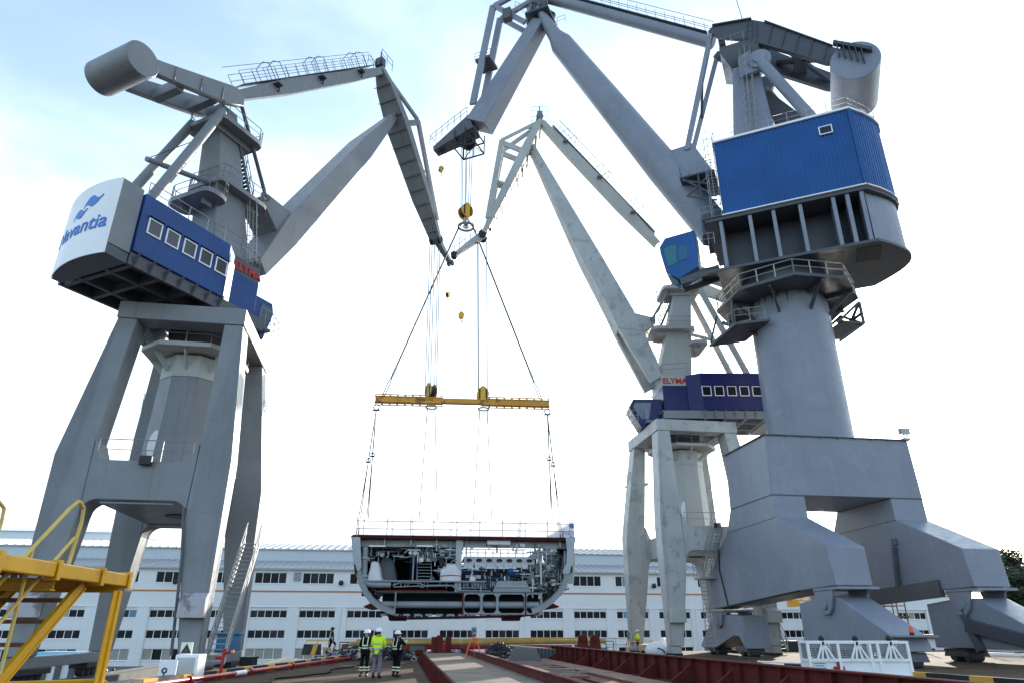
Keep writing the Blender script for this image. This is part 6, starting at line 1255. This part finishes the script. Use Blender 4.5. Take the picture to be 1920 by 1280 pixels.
# barriers and bits by the far left person and by the right person
def barrier(px, py0, py1, px1, Y, mat, lab, n=3):
    a, c = atY(px, py0, Y), atY(px1, py0, Y); m = MB(); 
    for i in range(n): x = a[0] + (c[0] - a[0]) * i / (n - 1); m.beam((x, Y, 0), (x, Y, a[2]), .07)
    m.beam((a[0], Y, a[2]), (c[0], Y, a[2]), .07); m.beam((a[0], Y, a[2] * .5), (c[0], Y, a[2] * .5), .05); return tag(m.build('barrier', mat), lab, 'barrier', 'tube barriers')
barrier(575, 1200, 1228, 617, 57.5, M['yellow'], 'yellow tube barrier left of the person in black at the kerb end')
barrier(638, 1203, 1225, 668, 59, M['dark'], 'dark tube barrier right of the person in black at the kerb end')
barrier(1178, 1201, 1222, 1242, 62.0, M['yellow'], 'yellow tube barrier around the person at the brown survey tripod', 4)
barrier(1136, 1201, 1222, 1150, 62, M['scaf'], 'short rusty tube barrier at the right end of the yellow tubes', 2)
q = atY(582, 1225, 57); m = MB(); m.loft([[(q[0] - .7, 57, 0), (q[0] + .8, 57, 0), (q[0] + .8, 57.5, 0), (q[0] - .7, 57.5, 0)], [(q[0] - .6, 57.1, .75), (q[0] + .75, 57.1, .75), (q[0] + .75, 57.4, .75), (q[0] - .6, 57.4, .75)]]); kb = tag(m.build('kerb_block', M['black']), 'black block with yellow slant stripe at the far end of the left kerb', 'block')
m = MB(); m.loft([[(q[0] + .0, 56.97, 0.02), (q[0] + .35, 56.97, .02), (q[0] + .5, 57.07, .72), (q[0] + .15, 57.07, .72)], [(q[0] + .0, 56.99, 0.02), (q[0] + .35, 56.99, .02), (q[0] + .5, 57.09, .72), (q[0] + .15, 57.09, .72)]]); m.build('stripe', M['yellowband'], kb)
q = atY(646, 1224, 57.5); m = MB(); m.box(q[0] - .9, q[0] + .7, 57.2, 58.3, 0, .35); m.box(q[0] - .2, q[0] + .1, 57.1, 58.4, .35, .75); tag(m.build('step_block', M['rust'], bevel=.02), 'low rusty step the person in black climbs onto', 'step')
q = atY(1236, 1224, 57); m = MB(); m.ball((q[0], 57, .35), 1.0, 18, 10, (1, .7, .62)); m.ball((q[0] + .35, 57, .7), .5, 12, 8, (.8, .8, 1.1)); m.ball((q[0] - .6, 56.9, .3), .5, 12, 8, (1, .8, .8)); bag = tag(m.build('bulk_bag', M['tarpw']), 'crumpled white bulk bag with a blue strap on the deck before the pale crane', 'bag')
m = MB(); m.path([(q[0] - .25, 56.25, .5), (q[0] + .1, 56.27, .4), (q[0] + .3, 56.3, .2)], .05, 6); m.build('strap', M['blue'], bag)
# white rescue basket
bk0, bk1 = atY(1522, 1262, 26.5), atY(1711, 1262, 26.5); B0, B1 = bk0[0], bk1[0]; bY, bD, bT = 26.5, .7, atY(1600, 1203, 26.5)[2]
bs = thing('rescue_basket', 'white steel rescue basket with a red cross and mesh upper half', 'basket', (B0, bY, 0)); zm = .3 + (bT - .3) * .45
for (x0, x1, y0_, y1_) in ((B0, B1, bY, bY + .04), (B0, B1, bY + bD - .04, bY + bD), (B0, B0 + .04, bY + .04, bY + bD - .04), (B1 - .04, B1, bY + .04, bY + bD - .04)):
    m = MB(); m.box(x0, x1, y0_, y1_, .22, zm); m.build('side_panel', M['white'], bs)
    m = MB(); nx = 26 if x1 - x0 > 1 else 11
    for i in range(nx + 1):
        p = (x0 + (x1 - x0) * i / nx, (y0_ + y1_) / 2) if x1 - x0 > 1 else ((x0 + x1) / 2, y0_ + (y1_ - y0_) * i / nx); m.beam((*p, zm), (*p, bT), .024)
    for i in range(8):
        z = zm + (bT - zm) * (i + .5) / 8
        m.beam((x0, (y0_ + y1_) / 2, z), (x1, (y0_ + y1_) / 2, z), .024) if x1 - x0 > 1 else m.beam(((x0 + x1) / 2, y0_, z), ((x0 + x1) / 2, y1_, z), .014)
    m.build('mesh_panel', M['steel'], bs)
m = MB()
for x in (B0, B0 + (B1 - B0) * .3, B0 + (B1 - B0) * .62, B0 + (B1 - B0) * .7, B1):
    for y in (bY, bY + bD): m.beam((x, y - .02, .0), (x, y - .02, bT + .02), .09)
for z in (.24, zm, bT):
    for y in (bY, bY + bD): m.beam((B0 - .04, y - .03, z), (B1 + .04, y - .03, z), .09)
    for x in (B0, B1): m.beam((x, bY, z), (x, bY + bD, z), .08)
m.build('frame', M['white'], bs)
for fx_ in (.12, .46, .8):
    x = B0 + (B1 - B0) * (fx_ + .03); m = MB(); 
    for o in (-.28, -.1, .12, .34): m.beam((x, bY - .07, bT + .02), (x + o, bY - .07, zm), .06)
    m.build('lifting_brace', M['white'], bs); m = MB(); m.ball((x, bY, bT + .12), .11, 10, 6); m.build('lifting_eye', M['black'], bs)
m = MB(); xc, zc = B0 + .98, .26 + (zm - .26) * .48; m.box(xc - .19, xc + .19, bY - .045, bY - .025, zc - .065, zc + .065); m.box(xc - .065, xc + .065, bY - .045, bY - .025, zc + .065, zc + .21); m.box(xc - .065, xc + .065, bY - .045, bY - .025, zc - .21, zc - .065); m.build('red_cross', M['red'], bs)
m = MB(); m.box(B0 + .1, B0 + .55, bY - .04, bY - .02, .26, zm - .03); nt_ = m.build('notice', M['cream'], bs)
m = MB()
for i in range(6): m.box(B0 + .14, B0 + .51 - .05 * (i % 2), bY - .048, bY - .04, zm - .12 - i * .075, zm - .09 - i * .075)
m.build('notice_text', M['logo'], nt_)
m = MB(); q = atY(1503, 1240, 29); m.tube((q[0], 29, 0), (q[0], 29, 1.05), .04); m.tube((q[0] - 1.6, 29.3, .62), (q[0] + .3, 29, .55), .03); tag(m.build('white_post', M['white']), 'thin white post and rail left of the rescue basket', 'post')
q = R.w(-4.6, -12.4, 1.5); bc = thing('beacon', 'orange warning beacon on the nose of the big grey crane bogie beam', 'beacon', q)
m = MB(); m.tube(q, (q[0], q[1], q[2] + .14), .11, n=14); m.build('base', M['black'], bc); m = MB(); m.tube((q[0], q[1], q[2] + .14), (q[0], q[1], q[2] + .34), .12, .1, 16); m.ball((q[0], q[1], q[2] + .34), .1, 12, 6); m.build('dome', M['orange'], bc)
# things standing farther back on the right
a, c = atY(1722, 1190, 70), atY(1772, 1248, 70); ht = thing('site_hut', 'white hut with dark door openings and brown roof edge under the right crane', 'hut', (a[0], 70, 0))
m = MB(); z1 = atY(1745, 1195, 70)[2]
xs = [(a[0], a[0] + .5), (a[0] + 1.3, a[0] + 2.1), (a[0] + 4.0, a[0] + 8)]
for x0, x1 in xs: m.box(x0, x1, 70, 70.3, 0, z1 - .9)
m.box(a[0], a[0] + 8, 70, 70.3, z1 - .9, z1); m.box(a[0], a[0] + 8, 73, 73.3, 0, z1); m.box(a[0], a[0] + .3, 70.3, 73, 0, z1); m.build('wall', M['white'], ht)
m = MB(); m.box(a[0] - .3, a[0] + 8.3, 69.5, 73.8, z1, z1 + .3); m.build('roof', M['rust'], ht)
m = MB(); m.box(a[0] + .5, a[0] + 1.3, 70.15, 70.2, 0, z1 - .9); m.build('door', M['black'], ht); m = MB(); m.box(a[0] + 2.1, a[0] + 4.0, 70.15, 70.2, 0, z1 - .9); m.build('door', M['black'], ht)
a, c = atY(1468, 1205, 66), atY(1512, 1240, 66); m = MB(); m.box(a[0], c[0], 66, 68.4, 0, a[2] + .2); tag(m.build('container', M['black'], bevel=.04), 'black container behind the front left bogie of the big grey crane', 'container')
scf = thing('scaffold_tower', 'rusty scaffold tower with plank platforms behind the big grey crane', 'scaffold', (atY(1690, 1200, 74)[0], 74, 0)); a, c = atY(1658, 1180, 74)[0], atY(1706, 1180, 74)[0]
for x in (a, (a + c) / 2, c):
    for y in (74, 75.6): m = MB(); m.tube((x, y, 0), (x, y, 7.6), .06, n=6); m.build('standard', M['scaf'], scf)
m = MB()
for z in (2, 3, 4, 5, 6, 7):
    for y in (74, 75.6): m.tube((a, y, z), (c, y, z), .05, n=6)
m.build('ledger', M['scaf'], scf)
for z in (2.9, 5.0): m = MB(); m.box(a - .3, c + .2, 73.8, 75.8, z, z + .12); m.build('plank_deck', M['rust'], scf)
for i, (py, col, lab) in enumerate(((1192, 'white', 'top pale pipe of the stack at the far right edge'), (1216, 'pale2', 'middle pale pipe of the stack at the far right edge'), (1228, 'white', 'thick low white pipe of the stack at the far right edge'))):
    p, q = atY(1838, py, 56), atY(1990, py + 6, 52); m = MB(); m.tube(p, q, (.12, .1, .25)[i], n=12); tag(m.build('stacked_pipe', M[col]), lab, 'pipe', 'pipes at the right edge')
p = atY(1890, 1236, 55); rk = MB()
for dx in (-1.5, .8, 3.0): rk.beam((p[0] + dx, 55.4, 0), (p[0] + dx, 55.4, 3.2), .12)
for z in (.6, 1.1, 2.0, 2.9): rk.beam((p[0] - 2, 55.4, z), (p[0] + 4, 55.0, z), .12)
tag(rk.build('pipe_rack', M['yellow']), 'yellow steel rack carrying pale pipes at the far right edge', 'rack')
p = atY(1905, 1250, 60); m = MB(); m.box(p[0] - 1.5, p[0] + 5, 59, 61, 0, 1.2); tag(m.build('rust_skip', M['rust'], bevel=.04), 'rusty brown skip behind the yellow pipe rack at the right edge', 'skip')
a = atY(1490, 1118, 80); m = MB()
for i in range(9): m.beam((a[0] - 1.2 + i * .9, 80, a[2] - .2 - .05 * i), (a[0] - .6 + i * .9, 80.6, a[2] + 1.0 - .05 * i), .1); m.beam((a[0] + i * .9, 80, a[2] - .2 - .05 * i), (a[0] - .6 + i * .9, 80.6, a[2] + 1.0 - .05 * i), .1)
m.beam((a[0] - 1.4, 80, a[2] - .3), (a[0] + 8, 80, a[2] - .7), .16); m.beam((a[0] - 1.4, 80.6, a[2] + 1.1), (a[0] + 8, 80.6, a[2] + .6), .2); m.box(a[0] - .6, a[0] + .3, 79.6, 81, a[2] - 1.0, a[2] - .3); m.beam((a[0] + 5, 80.3, 0), (a[0] + 5, 80.3, a[2] - .4), .3)
tag(m.build('yellow_gantry', M['yellow']), 'yellow lattice gantry arm glimpsed under the big grey crane leg', 'gantry')

# hoses and scraps on the planks
for i, (pts, r, mm, lab) in enumerate((([(-9.5, 24, .05), (-8.6, 26.5, .05), (-8.9, 29, .05), (-7.9, 32, .05), (-8.4, 36, .05), (-7.6, 41, .05), (-8.0, 46, .05)], .03, 'rubber', 'black hose winding over the planks between the left kerb and the workers'),)):
    sm = []
    for a, b_ in zip(pts, pts[1:]):
        for k in range(5): sm.append(tuple(Vector(a).lerp(Vector(b_), k / 5) + Vector((.12 * math.sin(k * 1.26 + i), 0, 0))))
    m = MB(); m.path(sm, r, 7); tag(m.build('hose' if i == 0 else 'cable', M[mm]), lab, 'hose' if i == 0 else 'cable')
for i, (x, y, l, a, lab) in enumerate(((-7.2, 35.0, 1.6, 20, 'short plank lying on the deck behind the workers'), (-9.2, 39.5, 2.2, -50, 'longer plank lying on the deck near the left kerb'), (-6.2, 41.5, 1.0, 75, 'small plank offcut lying before the chain heap'))):
    m = MB(Fr(x, y, a)); m.box(0, l, 0, .22, .004, .06); tag(m.build('plank', M['rampwood']), lab, 'plank')
